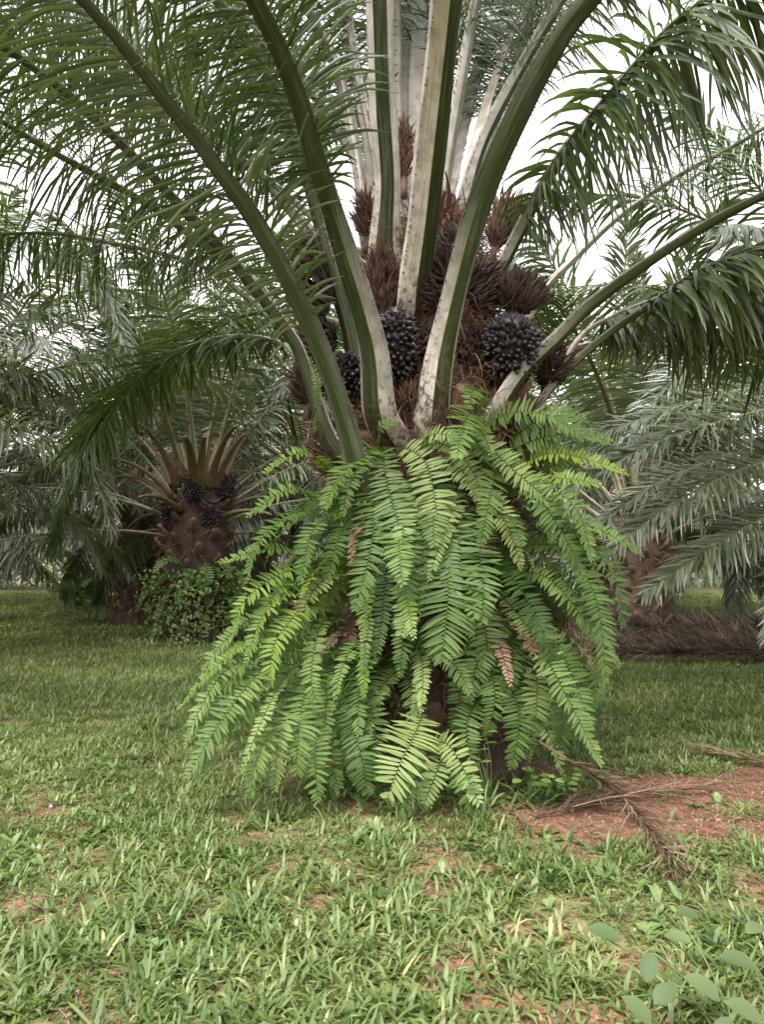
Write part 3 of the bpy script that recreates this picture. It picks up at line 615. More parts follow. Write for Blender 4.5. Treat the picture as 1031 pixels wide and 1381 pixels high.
LIST = [
 ('top', [(515,600),(522,650),(545,740),(548,832)], 4.95, 4.6, 74, 0), ('top', [(540,600),(575,625),(590,700),(588,760)], 4.95, 4.7, 64, 0),
 ('top', [(500,640),(505,700),(496,760),(478,826)], 4.98, 4.62, 62, 0), ('top', [(560,605),(600,600),(640,640),(662,720)], 4.98, 4.75, 44, 0),
 ('top', [(520,610),(490,620),(470,660),(462,700)], 4.98, 4.8, 40, 0), ('top', [(548,640),(565,690),(570,760),(560,810)], 4.95, 4.68, 66, 0),
 ('top', [(560,600),(590,585),(630,600)], 5.0, 4.8, 30, 0), ('top', [(512,606),(515,575),(540,570)], 5.0, 4.9, 28, 0),
 ('top', [(575,620),(625,635),(680,700),(705,770)], 4.95, 4.7, 56, 0),
 ('mid', [(580,650),(600,720),(605,800),(595,898)], 4.95, 4.55, 108, 0), ('mid', [(625,680),(640,720),(652,790),(650,845)], 4.95, 4.6, 66, 0),
 ('mid', [(560,760),(548,820),(543,870),(540,914)], 4.98, 4.75, 44, 0), ('mid', [(575,860),(568,920),(556,975)], 5.0, 4.75, 26, 0),
 ('mid', [(500,770),(497,830),(492,880),(489,932)], 4.95, 4.75, 22, 0), ('mid', [(530,720),(520,790),(512,860),(505,900)], 4.98, 4.75, 40, 0),
 ('mid', [(560,700),(556,760),(552,820),(540,860)], 4.98, 4.66, 60, 0), ('mid', [(470,770),(440,780),(415,810),(408,850)], 5.0, 4.85, 44, 0),
 ('mid', [(640,780),(655,850),(660,930)], 5.0, 4.8, 50, 0), ('mid', [(610,600),(640,590),(700,640),(770,700)], 4.95, 4.8, 50, 0),
 ('ru', [(672,628),(710,598),(770,585),(835,598)], 5.1, 5.0, 40, 0), ('ru', [(680,640),(740,612),(800,622),(850,640)], 5.1, 4.9, 38, 1),
 ('ru', [(700,650),(760,645),(815,655)], 5.05, 4.8, 34, 1), ('ru', [(700,690),(770,700),(830,725),(872,752)], 5.05, 4.8, 34, 0),
 ('ru', [(680,640),(730,650),(780,690),(800,760)], 5.0, 4.7, 50, 0), ('ru', [(690,620),(700,585),(760,555),(800,575)], 5.2, 5.1, 34, 0),
 ('ru', [(700,660),(750,625),(800,590)], 5.2, 5.0, 36, 0), ('ru', [(640,620),(700,640),(760,720),(790,790)], 4.95, 4.72, 54, 0),
 ('r', [(700,735),(760,740),(805,810),(818,925)], 5.0, 4.65, 66, 0), ('r', [(680,770),(740,780),(800,850),(838,900)], 5.0, 4.8, 50, 0),
 ('r', [(665,790),(715,850),(765,940),(815,1038)], 4.95, 4.5, 62, 0), ('r', [(720,720),(780,720),(830,780),(840,850)], 5.1, 4.8, 56, 0),
 ('r', [(690,820),(750,870),(790,960),(790,1010)], 5.0, 4.7, 56, 0), ('r', [(730,760),(790,790),(812,860),(800,960)], 5.05, 4.8, 60, 0),
 ('r', [(655,740),(700,790),(735,860),(750,930)], 4.95, 4.65, 60, 0),
 ('rl', [(660,850),(640,890),(660,950)], 5.05, 4.8, 44, 0), ('rl', [(690,840),(690,900),(680,945)], 5.05, 4.8, 44, 0),
 ('rl', [(720,860),(725,940),(715,1000)], 5.05, 4.8, 50, 0), ('rl', [(700,900),(715,970),(712,1035)], 5.05, 4.8, 34, 0),
 ('rl', [(740,880),(760,960),(752,1020)], 5.1, 4.8, 48, 0), ('rl', [(760,880),(790,930),(815,1000)], 5.2, 5.0, 46, 0),
 ('lu', [(450,640),(410,610),(350,640)], 5.1, 4.9, 36, 1), ('lu', [(440,680),(390,660),(330,700)], 5.1, 4.9, 40, 1),
 ('lu', [(440,700),(400,690),(350,730),(330,790)], 5.1, 4.8, 44, 1), ('lu', [(430,760),(370,740),(290,760)], 5.1, 4.85, 30, 1),
 ('lu', [(470,700),(455,730),(440,790)], 5.0, 4.85, 48, 0), ('lu', [(425,590),(430,530),(418,480)], 5.1, 5.0, 22, 0), ('lu', [(450,690),(420,720),(405,790)], 5.0, 4.8, 44, 0),
 ('lm', [(440,780),(390,770),(330,810),(315,860)], 5.05, 4.8, 48, 1), ('lm', [(440,800),(400,790),(355,830),(330,900)], 5.05, 4.75, 50, 1),
 ('lm', [(450,820),(410,820),(370,870),(365,930)], 5.0, 4.7, 52, 1), ('lm', [(430,780),(380,790),(345,850)], 5.05, 4.8, 48, 1),
 ('lm', [(450,830),(430,850),(420,920),(440,970)], 5.0, 4.7, 40, 0), ('lm', [(420,840),(350,830),(290,880),(270,930)], 5.1, 4.9, 36, 0),
 ('ll', [(420,880),(350,860),(290,900),(238,960)], 5.05, 4.8, 34, 1), ('ll', [(420,900),(360,900),(300,970),(250,1052)], 5.0, 4.55, 62, 0),
 ('ll', [(410,890),(380,920),(350,980),(322,1050)], 4.95, 4.5, 24, 0), ('ll', [(430,900),(410,940),(402,1000),(400,1050)], 4.95, 4.6, 66, 0),
 ('ll', [(440,900),(440,950),(436,1040)], 4.95, 4.65, 34, 0), ('ll', [(430,880),(350,880),(300,930),(285,1000)], 5.0, 4.8, 58, 0),
 ('ll', [(450,920),(475,960),(480,1060)], 4.95, 4.75, 50, 0), ('ll', [(400,900),(340,930),(320,1010)], 5.0, 4.7, 60, 0), ('ll', [(455,900),(500,960),(510,1050)], 5.0, 4.75, 44, 0),
 ('ll', [(430,940),(380,980),(370,1070)], 4.9, 4.6, 48, 0), ('ll', [(450,960),(440,1000),(460,1075)], 4.9, 4.65, 48, 0),
 ('rl', [(640,860),(668,930),(655,1000)], 5.0, 4.8, 46, 0), ('rl', [(670,880),(700,960),(690,1040)], 5.0, 4.75, 50, 0), ('rl', [(612,880),(622,930),(612,990)], 5.0, 4.85, 36, 0), ('rl', [(650,930),(630,980),(640,1045)], 4.95, 4.75, 40, 0), ('rl', [(690,820),(650,880),(630,950)], 5.0, 4.8, 44, 0),
 ('ll', [(400,930),(340,950),(290,1000),(262,1062)], 4.95, 4.6, 56, 0), ('ll', [(410,950),(370,980),(345,1030),(338,1078)], 4.9, 4.55, 56, 0), ('ll', [(380,880),(310,900),(268,960),(248,1010)], 5.0, 4.75, 50, 0), ('ll', [(430,960),(425,1010),(428,1085)], 4.85, 4.55, 50, 0), ('ll', [(470,960),(485,1010),(498,1080)], 4.85, 4.6, 46, 0),
 ('b', [(570,965),(560,990),(540,1030),(522,1078)], 4.75, 4.45, 88, 0),
 ('g', [(580,1000),(610,1010),(650,1090)], 4.75, 4.45, 52, 0), ('g', [(600,1010),(590,1040),(570,1090)], 4.75, 4.5, 44, 0), ('g', [(600,1030),(625,1060),(640,1100)], 4.7, 4.5, 40, 0), ('g', [(590,1030),(560,1050),(545,1095)], 4.7, 4.5, 38, 0),
]
for i, (k, pts, d0, d1, wp, br) in enumerate(LIST): ff(k, pts, d0, d1, wp, 200+i, br)
rr = np.random.default_rng(12)
FILL = {'top': (-85, 2.15, 3, 22), 'mid': (-95, 1.7, 4, 30), 'ru': (-35, 2.05, 12, 25), 'r': (-40, 1.45, 14, 30), 'rl': (-30, 1.0, 30, 24), 'lu': (-155, 1.85, 24, 30), 'lm': (-155, 1.35, 26, 32), 'll': (-140, .85, 34, 30)}
for k, (az0, z0, n, sp) in FILL.items():
    e, c = FERNS[k]
    for i in range(n):
        az = R(az0 + rr.normal()*sp); z = z0 + rr.normal()*.16
        if z < 1.15 and R(-102) < az < R(-68): continue
        o = BASE + np.array([math.cos(az), math.sin(az), 0])*(trunk_radius(z)) + np.array([0, 0, z])
        L = rr.uniform(.55, 1.0)*(1.15 if k in ('lm', 'll') else 1); q = arch(o, az + rr.normal()*.5, R(rr.uniform(-15, 60)), L, 1.6, rr.uniform(2.4, 4.6), 22, rr.normal()*.6)
        if k == 'll': q[:, 2] = np.maximum(q[:, 2], .1 + rr.random()*.1)
        uph = np.array([math.cos(az)*.7, math.sin(az)*.7, .6])
        br = k in ('lu', 'lm') and rr.random() < .55
        fern_frond(q, uph, rr.uniform(.14, .30), int(rr.integers(1, 9999))).build('frond', M_dead if rr.random() < .05 else (M_fernyel if br else M_fern), e, c)

# ------------------------------------------------------------------ generic palms behind
VAR = []
for j, (el, k0, k1) in enumerate([(82, .04, .28), (70, .05, .34), (56, .06, .40), (42, .08, .42), (27, .10, .42), (12, .12, .40)]):
    for v_ in range(2):
        r_ = np.random.default_rng(100+j*2+v_)
        q = arch((0, 0, 0), 0, R(el), 5.6, k0, k1, side=(.05 if v_ else -.05))
        ra, lf = frond(q, np.array([-.5, 0, .8]), .15, .06, 1.25, .82, seed=300+j*2+v_, dens=.82, wid=.045, K=5, plume=.4, spines=False, droop=1.0, hang=.15 + .12*j, fold=.3)
        VAR.append((el, ra, lf))
VARM = {}
def variant(j, far):
    key = (j, far)
    if key not in VARM:
        el, ra, lf = VAR[j]
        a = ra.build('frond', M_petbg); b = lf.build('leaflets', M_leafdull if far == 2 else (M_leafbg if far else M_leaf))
        VARM[key] = (a.data, b.data); bpy.data.objects.remove(a); bpy.data.objects.remove(b)
    return VARM[key]
def generic_palm(x, y, H, label, seed, n=34, prune=None, mat=1, scale=1., bunches=0, group='oil palms behind the near palm', minel=0, rad=.45, bases=70, stubs=0, bmat=None):
    rr = np.random.default_rng(seed)
    o = np.array([x, y, float(gz(np.array(x), np.array(y)))])
    e = empty('oil_palm', o, label, 'palm tree', group)
    radf = lambda z: np.interp(z, [0, .3, H*.5, H, H+.5, H+1.0, H+1.4], [rad*1.25, rad*1.08, rad*.95, rad, rad*.8, rad*.4, .05])
    palm_trunk(o, e, radf, H+1.35, mats=(bmat or M_trunk, M_base))
    leaf_bases(e, o, radf, (.1, H+.5), bases, w=.2, L=.3, seed=seed, mat=bmat)
    mb = MB(); fibres(mb, o, radf, .1, H+1.1, 900, (.15, .5), .014, seed); mb.build('sheath_fibre', M_fibre, e, o)
    cam_az = math.atan2(-y, -x)
    paz = R(prune[2]) if prune and len(prune) > 2 else cam_az; a0 = rr.uniform(0, 6.28)
    for i in range(n):
        f = (i+.5)/n; el = 86 - 80*f**.95
        az = a0 + i*2.39996
        dz = abs((az-paz+math.pi) % (2*math.pi) - math.pi)
        if prune and dz < R(prune[0]) and el < prune[1]: continue
        if el < minel: continue
        j = int(np.argmin([abs(v_[0]-el + rr.normal()*3) for v_ in VAR[::2]]))*2 + int(rr.random() < .5)
        mr, ml = variant(j, mat)
        z = H + 1.0 - 1.15*f; rd = .12 + .2*f
        c = bpy.data.objects.new('frond', mr); col.objects.link(c); c.parent = e
        c.location = (math.cos(az)*rd, math.sin(az)*rd, z); s_ = scale*rr.uniform(.88, 1.08)*(.8 if f < .1 else 1)
        c.scale = (s_, s_, s_); c.rotation_euler = (rr.normal()*.06, rr.normal()*.08, az)
        l = bpy.data.objects.new('leaflets', ml); col.objects.link(l); l.parent = c
    for b in range(bunches):
        az = cam_az + (b-(bunches-1)/2)*.8 + rr.normal()*.1
        c = o + np.array([math.cos(az)*rad*.95, math.sin(az)*rad*.95, H+.30+.5*(b % 2)])
        bunch(e, o, c, .15, .19, (math.cos(az)*.4, math.sin(az)*.4, 1), 130, M_fruit, b+seed, .03)
        flower(e, o, c + np.array([0, 0, .1]), (math.cos(az)*.4, math.sin(az)*.4, 1), .2, .3, 40, None, b, .2, .02)
    for b in range(stubs):
        az = cam_az + (b-(stubs-1)/2)*.30 + rr.normal()*.1; el = R(rr.uniform(15, 75))
        if abs(az-cam_az) < .5 and el < R(50): continue
        c = o + np.array([math.cos(az)*rad*.8, math.sin(az)*rad*.8, H+.05+.7*el])
        q = arch(c, az, el, rr.uniform(.9, 1.7), .5, 1.0, 14); T_, B_, U_ = frames(q, np.array([0, 0, 1.])); mb = MB()
        tube(mb, q, B_, U_, np.linspace(.10, .035, len(q)), np.linspace(.055, .02, len(q)), 8, 0, rr.uniform(.3, .9)); mb.build('cut_frond_stalk', M_petbr, e, o)
    return e, o
e2, o2 = generic_palm(-3.48, 14.5, 1.95, 'oil palm left of the near one, with dark fruit bunches and creepers round its trunk', 41, n=50, prune=(80, 58), mat=1, bunches=4, rad=.6, stubs=20)
generic_palm(-5.75, 18.2, 1.9, 'oil palm with a bare rust brown trunk just left of the palm with creepers', 42, prune=(60, 45), rad=.42, stubs=9)
BG = [
 (-7.3, 10.6, 2.3, 'oil palm just outside the left edge whose silvery fronds hang over the grass'),
 (-10.0, 18.0, 3.4, 'oil palm in the left background behind the silvery hanging fronds'),
 (-7.6, 25.5, 3.8, 'oil palm far back on the left at the end of the grass lane'),
 (-14.5, 25.0, 2.4, 'far oil palm beyond the left edge of the grass lane'),
 (-2.0, 20.5, 3.6, 'oil palm hidden behind the near palm, seen left of its crown'),
 (-5.0, 31.5, 2.6, 'distant oil palm behind the rust brown trunk'),
 (4.9, 14.8, 1.6, 'oil palm with orange brown trunk foot behind the grey fronds on the right'),
 (7.6, 10.4, 2.3, 'oil palm outside the right edge whose grey green fronds droop to the grass'),
 (10.6, 19.5, 2.2, 'oil palm in the right background at the edge of the photo'),
 (3.2, 23.5, 2.4, 'oil palm in the background directly right of the near crown'),
 (7.6, 27.5, 2.4, 'farther oil palm in the right background between two nearer palms'),
 (0.5, 32.0, 2.4, 'distant oil palm behind the middle of the near trunk'),
 (-12.5, 35.0, 2.4, 'small distant oil palm at the far left horizon'),
 (12.5, 33.5, 2.4, 'small distant oil palm at the far right horizon'),
 (-19.0, 34.0, 2.4, 'distant oil palm closing the view at the left edge'),
 (5.0, 40.0, 2.4, 'very distant oil palm low behind the right hand row'),
 (-7.0, 42.0, 2.4, 'very distant oil palm low behind the left hand row'),
]
# drooping lower fronds of the two palms just outside the frame, reaching into it
LOW = {0: [([(-260,360),(-60,385),(60,420),(150,480),(205,560)], 10, 9.6), ([(-280,520),(-80,560),(60,590),(130,650),(150,720)], 10, 9.8), ([(-260,450),(-90,470),(20,500),(110,560),(150,640)], 10.5, 11.5),
           ([(-250,640),(-80,660),(60,690),(160,740)], 11, 13), ([(-260,300),(-60,300),(60,330),(140,400),(170,470)], 10.5, 9.2), ([(-200,560),(0,640),(100,700),(140,770)], 11.5, 12.5)],
       7: [([(1290,520),(1130,535),(1000,560),(880,600),(775,655)], 10, 8.2), ([(1300,590),(1130,600),(1010,630),(900,685),(815,750)], 10, 8.4), ([(1290,660),(1150,670),(1040,695),(950,745),(870,800)], 10, 8.6),
           ([(1280,600),(1150,590),(1000,610),(890,650),(810,705)], 10.5, 9.4), ([(1280,480),(1130,500),(980,530),(850,570),(770,600)], 10.5, 9.6), ([(1280,640),(1160,680),(1080,760),(1040,860)], 10, 8.8), ([(1280,440),(1130,430),(1000,455),(900,520),(850,590)], 10.8, 10.5)]}
for i, (x, y, H, lab) in enumerate(BG):
    e, o = generic_palm(x, y, H, lab, 70+i, bmat=M_tan if i == 6 else None, scale=1.12, n=46 if y < 30 else 30, bases=50 if y < 20 else 20, minel={0: 20, 7: 36}.get(i, 0), prune={6: (70, 45), 0: (65, 44, 35)}.get(i))
    for k, (pts, d0, d1) in enumerate(LOW.get(i, [])):
        W3 = [P(a, b, d0+(d1-d0)*t_) for (a, b), t_ in zip(pts, np.linspace(0, 1, len(pts)))]
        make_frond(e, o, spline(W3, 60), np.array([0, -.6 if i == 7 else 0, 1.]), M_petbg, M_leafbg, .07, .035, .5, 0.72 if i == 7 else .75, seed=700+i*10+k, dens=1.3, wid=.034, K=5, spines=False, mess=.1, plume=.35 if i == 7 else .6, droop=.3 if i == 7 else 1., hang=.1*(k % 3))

# the undergrowth beyond the last palms
ub = MB(); n = 26000; a = rng.uniform(R(20), R(160), n); rd = rng.uniform(40, 47, n); hz = 4.5*rng.random(n)**1.3*(.4 + .9*fbm(a*14, rd*.3, 3))
p = np.stack([rd*np.cos(a), rd*np.sin(a), hz], 1)
blades(ub, p, rng.normal(size=(n, 3)) + np.array([0, 0, .5]), np.array([0, -.6, .8]), rng.uniform(.5, 1.2, n), rng.uniform(.05, .16, n), 1.5, 3, 'strap')
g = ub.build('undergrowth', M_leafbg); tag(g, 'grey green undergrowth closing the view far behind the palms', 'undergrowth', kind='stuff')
# ------------------------------------------------------------------ grass
def grassset(mb, x, y, hgt, wid, nb, K, spread, m=0, fold=0):
    n = len(x); xx = np.repeat(x, nb); yy = np.repeat(y, nb); N_ = len(xx)
    a = rng.uniform(0, 2*np.pi, N_); el = rng.uniform(.1, 1.15, N_)**1.15
    xx = xx + np.cos(a)*spread*rng.random(N_); yy = yy + np.sin(a)*spread*rng.random(N_)
    p = np.stack([xx, yy, gz(xx, yy)-.004], 1)
    d = np.stack([np.cos(a)*np.cos(el), np.sin(a)*np.cos(el), np.sin(el)], 1)
    tr = np.clip(rng.normal(size=n)*.2 + .33 + .22*np.clip((y-7)/5, 0, 1) + (fbm(x*1.3+5, y*1.3)-.5)*1.3, 0, 1)
    rn = np.clip(np.repeat(tr, nb) + rng.normal(size=N_)*.14, 0, 1)
    rn = np.where(rng.random(N_) < .07, 1., rn)
    L = np.repeat(hgt, nb)*rng.uniform(.5, 1.25, N_)
    blades(mb, p, d, np.stack([-d[:, 0]*.5, -d[:, 1]*.5, np.ones(N_)], 1), L, np.repeat(wid, nb)*rng.uniform(.6, 1.3, N_), rng.uniform(.6, 2.8, N_), K, 'leaf', fold, m, rn, .10)
def scatter(y0, y1, dens, margin=1.9):
    A = (y1-y0)*(y0+y1)*.52 + (y1-y0)*margin*2; n = int(A*dens)
    y = np.sqrt(rng.uniform(y0**2, y1**2, n)); x = rng.uniform(-1, 1, n)*(.52*y + margin); return x, y
gb = MB()
for (y0, y1, dn, h, wd, nb, K) in [(2.1, 4.2, 850, .105, .0135, 6, 4), (4.2, 7.5, 800, .095, .0125, 6, 3), (7.5, 13, 330, .10, .017, 5, 2), (13, 32, 110, .12, .03, 5, 2)]:
    x, y = scatter(y0, y1, dn)
    s_ = soil(x, y); cl = fbm(x*4.0, y*4.0+3, 3)
    far = y > 7.5
    keep = (rng.random(len(x)) > s_*.97) & (rng.random(len(x)) < np.where(far, 1.2, .12 + 2.6*(cl-.36)))
    x, y = x[keep], y[keep]
    hh = h*(.6 + .9*fbm(x*1.7+30, y*1.7, 3))
    keep = np.hypot(x-PX, y-PY) > .5
    grassset(gb, x[keep], y[keep], hh[keep], np.full(keep.sum(), wd), nb, K, .035 if y0 < 7 else .09)
x, y = scatter(2.1, 7.5, 2600); k = (rng.random(len(x)) > soil(x, y)*.93) & (np.hypot(x-PX, y-PY) > .5) & (fbm(x*2.6+8, y*2.6, 3) + rng.normal(size=len(x))*.07 > .47)
grassset(gb, x[k], y[k], np.full(k.sum(), .038), np.full(k.sum(), .011), 3, 2, .02)
g = gb.build('grass', M_grass); tag(g, 'short leafy green grass covering the ground between the palms', 'grass', kind='stuff')
# taller weeds round the foot of the near trunk are part of the weeds below
cb_ = MB(); x, y = scatter(2.1, 7.5, 500); k = rng.random(len(x)) < soil(x, y); x, y = x[k], y[k]; n = len(x)
X, Y_, Z = basis(nrm(rng.normal(size=(n, 3)))); s_ = .004 + .012*rng.random(n)**4
PEB = lathe_tpl([(.1, -.6), (.8, -.35), (1, .1), (.7, .5), (.1, .65)], 6); inst(cb_, *PEB, np.stack([x, y, gz(x, y) + s_*.2], 1), X, Y_, Z, s_, s_*rng.uniform(.6, 1.2, n), s_)
m, t, bs, out = newmat('soil_clod'); t.links.new(ramp(t, attr(t, 'rnd'), [(0, (.10, .05, .035)), (.6, (.20, .11, .075)), (1, (.28, .17, .12))]), bs.inputs['Base Color']); bs.inputs['Roughness'].default_value = .95
g = cb_.build('soil_clods', m); tag(g, 'small red soil clods and pebbles on the bare patches', 'soil clods', kind='stuff')
# low broad leaved weeds in the grass
wb = MB(); x, y = scatter(2.2, 7.5, 26); k = rng.random(len(x)) > soil(x, y)*.9; x, y = x[k], y[k]
grassset(wb, x, y, np.full(len(x), .06), np.full(len(x), .02), 6, 4, .012, 0, .2)
x, y = scatter(2.2, 4.6, 22); k = (rng.random(len(x)) > soil(x, y)*.9); x, y = x[k], y[k]
grassset(wb, x, y, np.full(len(x), .14), np.full(len(x), .012), 5, 5, .02, 0, .2)
a = rng.uniform(-2.9, -.5, 130); rd = rng.uniform(.5, 1.0, 130); x = PX + np.cos(a)*rd; y = PY + np.sin(a)*rd
grassset(wb, x, y, np.full(130, .2), np.full(130, .02), 6, 4, .03, 0, .2)
x, y = scatter(2.3, 6.5, 14); k = (rng.random(len(x)) > soil(x, y)*.7); x, y = x[k], y[k]
grassset(wb, x, y, np.full(len(x), .09), np.full(len(x), .034), 7, 4, .02, 0, .25)
g = wb.build('weeds', M_weed); tag(g, 'low broad leaved weeds scattered through the foreground grass', 'weeds', kind='stuff')
lb = MB()
x, y = scatter(2.1, 7.5, 1500); s_ = soil(x, y); k = rng.random(len(x)) < .5 + .5*s_; x, y = x[k], y[k]; n = len(x); a = rng.uniform(0, 6.28, n)
blades(lb, np.stack([x, y, gz(x, y)+.004], 1), np.stack([np.cos(a), np.sin(a), rng.uniform(-.02, .45, n)], 1), np.array([0, 0, 1.]), rng.uniform(.02, .11, n), rng.uniform(.002, .008, n), 1.2, 3, 'thread', 0, 0, rng.random(n), .1)
g = lb.build('dry_litter', M_dead); tag(g, 'dry brown straw and leaf litter on the bare soil', 'litter', kind='stuff')

# ------------------------------------------------------------------ dead fronds on the ground
def dead_frond(ctrl, label, Lm, dens, seed, wid=.012, matl=None, wb=.05, n=40, spread=1., group=None, mat=None, mess=0.):
    q = spline(ctrl, n); o = q[0].copy(); o[2] = 0
    e = empty('dead_frond', o, label, 'dead frond', group)
    T, B, U = frames(q, np.array([0, 0, 1.])); mb = MB()
    s = arclen(q); tube(mb, q, B, U, wb*.5*np.linspace(1, .3, n), wb*.35*np.linspace(1, .3, n), 8, 0, .4)
    mb.build('stalk', mat or M_base, e, o)
    r = np.random.default_rng(seed); k = int(s[-1]*dens)
    ss = r.uniform(s[-1]*.12, s[-1], k); sg = r.choice([-1, 1], k)
    I = lambda A_: np.stack([np.interp(ss, s, A_[:, a]) for a in range(3)], 1)
    a = r.uniform(.1, .9, k)*spread
    D = I(T)*np.cos(a)[:, None] + I(B)*(sg*np.sin(a))[:, None] + np.array([0, 0, 1.])*r.uniform(-.1, .45, (k, 1)) + r.normal(size=(k, 3))*mess
    lf = MB(); Lf = Lm*r.uniform(.4, 1.1, k)
    # leaflets come to rest on the ground
    blades(lf, I(q), D, np.array([0, 0, 1.]) + r.normal(size=(k, 3))*.4, Lf, wid*r.uniform(.5, 1.3, k), r.uniform(.1, .6, k), 5, 'thread', .4, 0, r.random(k), .06)
    V_ = lf.V[0]; gg = gz(V_[:, 0], V_[:, 1]); V_[:, 2] = np.maximum(V_[:, 2], gg+.006 + .03*rng.random())
    lf.build('leaflets', matl or M_dead, e, o); return e
def Gz(px, py, h=.03):
    g_ = G(px, py); g_[2] = float(gz(np.array(g_[0]), np.array(g_[1]))) + h; return g_
dead_frond([P(728, 1000, 4.75), P(775, 1030, 4.6), Gz(835, 1085, .07), Gz(880, 1130, .04), Gz(915, 1185, .03)], 'dry brown palm frond leaning from the fern down onto the red soil', .42, 170, 1, .009, wb=.022, spread=.55)
dead_frond([Gz(720, 1112, .02), Gz(790, 1095, .04), Gz(870, 1075, .05), Gz(960, 1070, .03)], 'flat brown dead frond lying across the red soil patch', .4, 70, 2, .009, wb=.02, spread=.8)
dead_frond([Gz(1120, 1050, .03), Gz(1050, 1040, .05), Gz(990, 1030, .05), Gz(935, 1018, .03)], 'dark dead frond stalk at the right edge behind the red soil', .35, 90, 3, .01, wb=.03, spread=.6)
pile = 'dead fronds stacked in a row right of the near palm'
labs = ['lowest dark dead frond of the row on the right, ending by the ferns', 'thick brown dead frond lying along the top of the row on the right', 'pinkish brown dead frond spilling forward from the row on the right', 'greyish dead frond at the back of the row on the right', 'dead frond leaning up against the orange brown trunk foot', 'dead frond at the right edge of the row of cut fronds']
cs = [[(1110,900),(1000,885),(900,880),(815,878)], [(1150,880),(1030,872),(920,868),(840,862)], [(1100,895),(980,892),(880,893),(800,890)], [(1080,866),(960,862),(860,860),(780,868)], [(980,870),(920,856),(870,840),(830,846)], [(1200,885),(1120,880),(1040,882),(960,876)]]
for i, (c_, l_) in enumerate(zip(cs, labs)):
    pts = [Gz(px, py, .16 + .12*(i in (1, 3)) + .25*(i == 4)*(k/3)) for k, (px, py) in enumerate(c_)]
    dead_frond(pts, l_, .62, 420, 10+i, .015, mess=.4, matl=M_deadlog, mat=M_trunk, wb=.15, group=pile, spread=1.2)

# ------------------------------------------------------------------ small plants
def leafy_plant(name, loc, label, cat, leaves, mat, stemmat, stem_r=.003, prof='oval', fold=.1):
    """leaves: list of (tip point of stem, direction, length, width)"""
    e = empty(name, loc, label, cat); sb = MB(); lb_ = MB()
    for (p, d, L, W_) in leaves:
        q = spline([loc + rng.normal(size=3)*np.array([.01, .01, 0]), (loc+p)/2 + rng.normal(size=3)*.012 + np.array([0, 0, .02]), p], 8)
        T, B, U = frames(q, np.array([.3, -.4, .2])); tube(sb, q, B, U, stem_r, stem_r, 5)
        blades(lb_, [p], [d], np.array([0, -.35, 1.]), L, W_, .7, 6, prof, fold, 0, np.array([rng.random()]))
    sb.build('stem', stemmat, e, loc); lb_.build('leaves', mat, e, loc); return e
def tl(px, py, Y, w_px, h_px=None, dirx=1., dz=-.2):
    p = P(px, py, Y); return (p, np.array([dirx, -.5, dz]), w_px/FPX*Y*.8, w_px*.5/FPX*Y)
c0 = Gz(985, 1375, 0)
M_wet = leafmat('sapling_leaf', [(0, (.05, .075, .03)), (.5, (.08, .11, .045)), (1, (.12, .15, .07))], .6, .25, None, 1, .25)
_t = M_wet.node_tree; _w = _t.nodes.new('ShaderNodeTexWave'); _w.inputs['Scale'].default_value = 26; _w.inputs['Distortion'].default_value = 3
_c = _t.nodes.new('ShaderNodeTexCoord'); _t.links.new(_c.outputs['Object'], _w.inputs['Vector']); bump(_t, _t.nodes['Principled BSDF'], _w.outputs['Fac'], .12, .002)
lv = []
for (px, py, Y, wpx, ax, az_) in [(px_, py_, Y_, w_*.68, a_, b_) for (px_, py_, Y_, w_, a_, b_) in [(812,1252,2.8,62,.9,-.1), (865,1285,2.7,56,-.3,-.6), (912,1262,2.75,50,.5,.2), (945,1318,2.6,72,.9,-.5), (895,1330,2.55,60,-.8,-.3), (860,1345,2.5,66,.7,-.7), (990,1290,2.6,64,.6,.1), (1000,1352,2.5,72,1,-.4), (968,1372,2.4,60,-.5,-.6), (925,1230,2.9,42,.8,.1), (1015,1250,2.75,50,-.6,.2)]]:
    lv.append((P(px-wpx*.45*np.sign(ax), py, Y), np.array([ax, -.35, az_*.6]), wpx/FPX*Y, wpx*.62/FPX*Y))
leafy_plant('sapling', c0, 'small sapling with broad dull green oval leaves at the bottom right corner', 'sapling', lv, M_wet, M_weed, .003, 'oval', .3)
c0 = Gz(640, 1040, 0); c0[1] = 4.85; c0[2] = float(gz(np.array(c0[0]), np.array(c0[1])))
lv = []
for i in range(9):
    a = i*2.4; p = P(640 + 16*math.cos(a)*(.4+.6*(i % 3)/2), 1028-i*5, 4.8); lv.append((p, np.array([math.cos(a), -.4, .35]), .085, .026))
leafy_plant('seedling', c0, 'small upright green seedling in front of the dark trunk foot', 'seedling', lv, M_fern, M_weed, prof='leaf')
c0 = Gz(745, 1060, 0); lv = []
for i in range(30):
    x_ = 700 + rng.random()*110; y_ = 1035 + rng.random()*28
    lv.append((P(x_, y_, 4.8 - (y_-1035)*.006), np.array([rng.normal(), -.5, .1]), .07, .045))
leafy_plant('creeper', c0, 'low creeping plant with small round leaves at the right foot of the near trunk', 'plant', lv, M_fern, M_weed, .0015)
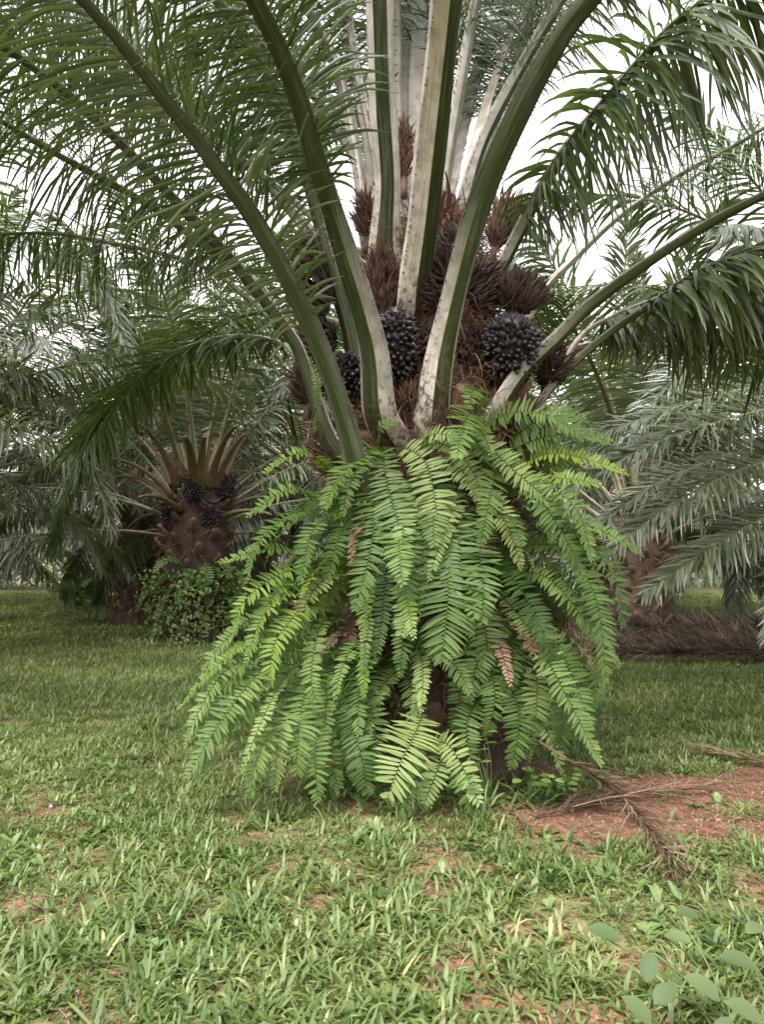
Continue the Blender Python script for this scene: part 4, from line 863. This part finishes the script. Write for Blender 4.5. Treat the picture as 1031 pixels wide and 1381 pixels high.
for (px, py, lab) in [(68, 1086, 'tiny pink puffball flower in the grass, the upper of the two at the left'), (52, 1141, 'tiny pink puffball flower in the grass, the lower of the two at the left')]:
    g0 = Gz(px, py+14, 0); h = g0 + np.array([0, 0, .055]); e = empty('pink_flower', g0, lab, 'flower', 'pink flowers in the grass')
    sb = MB(); q = spline([g0, g0+np.array([.006, 0, .03]), h], 6); T, B, U = frames(q, np.array([0, 1., .1])); tube(sb, q, B, U, .0012, .0012, 5); sb.build('stem', M_weed, e, g0)
    fb = MB(); n = 160; d = nrm(rng.normal(size=(n, 3))); X, Y, Z = basis(d); inst(fb, *SPIKE, np.repeat(h[None], n, 0), X, Y, Z, .0007, .0007, .012)
    m_, t_, b_, _ = newmat('pink_petal'); b_.inputs['Base Color'].default_value = (.75, .42, .55, 1); fb.build('petals', m_, e, g0)
# climbers with small leaves on trunks
def climber(o, rad, z0, z1, az0, sp, n, label, W_=.03, matl=None, seed=0, out_=.08, L_=.05):
    r = np.random.default_rng(seed); e = empty('climbing_plant', o, label, 'climber'); sb = MB(); lb_ = MB()
    for v_ in range(9):
        a = R(az0) + r.normal()*R(sp)*.7; z = np.linspace(z0, z1*r.uniform(.7, 1), 12); aa = a + np.cumsum(r.normal(size=12)*.07)
        q = o + np.stack([np.cos(aa)*(rad(z)+.06), np.sin(aa)*(rad(z)+.06), z], 1); T, B, U = frames(q, np.array([math.cos(a), math.sin(a), 0]))
        tube(sb, q, B, U, .006, .006, 5)
    a = R(az0) + r.uniform(-1, 1, n)*R(sp); z = r.uniform(z0, z1, n)
    out = np.stack([np.cos(a), np.sin(a), 0*a], 1); d = out*.6 + r.normal(size=(n, 3))*.6 + np.array([0, 0, -.2])
    cl_ = r.random(n)*out_*2*(fbm(a*5, z*4, 3))
    p = o + out*(rad(z)+.05+cl_)[:, None] + np.stack([0*a, 0*a, z], 1)
    blades(lb_, p, d, out + np.array([0, 0, .8]), L_*r.uniform(.7, 1.3, n), W_*r.uniform(.7, 1.3, n), 1., 4, 'oval', .15, 0, r.random(n))
    sb.build('stem', M_weed, e, o); lb_.build('leaves', matl or M_fern, e, o)
climber(BASE, trunk_radius, .5, 2.0, -165, 45, 700, 'yellow green small leaved climber among the ferns left of the near trunk', .022, M_fernyel, 1, .35, .04)
climber(o2, lambda z: np.interp(z, [0, 1.6], [.68, .6]), .0, 1.3, -75, 100, 1500, 'dark small leaved creeper wrapped round the lower trunk of the second palm', .045, M_fern, 2, .35, .08)
e = empty('sword_fern', o2 + np.array([0, 0, .8]), 'dark drooping fern on the trunk of the second palm, among its creepers', 'fern')
for i in range(46):
    az = R(-75 + rng.normal()*60); z = rng.uniform(.3, 1.5)
    q = arch(o2 + np.array([math.cos(az)*.5, math.sin(az)*.5, z]), az + rng.normal()*.4, R(rng.uniform(0, 60)), rng.uniform(.45, .85), 2, 4.2, 14)
    q[:, 2] = np.maximum(q[:, 2], .08)
    fern_frond(q, np.array([math.cos(az)*.6, math.sin(az)*.6, .6]), .26, 960+i, sp=.05).build('frond', M_fern, e, o2 + np.array([0, 0, .8]))
# ground ferns by the third palm
c0 = np.array([-6.9, 18.2, 0]); e = empty('sword_fern', c0, 'dark green fern bush on the grass left of the rust brown trunk', 'fern')
for i in range(34):
    q = arch(c0 + np.array([rng.normal()*.2, rng.normal()*.2, .2 + rng.random()*.6]), rng.uniform(0, 6.28), R(rng.uniform(20, 80)), rng.uniform(.6, 1.1), 1, 2.2, 16)
    fern_frond(q, np.array([0, -.4, .9]), .3, 900+i, sp=.05).build('frond', M_fern, e, c0)
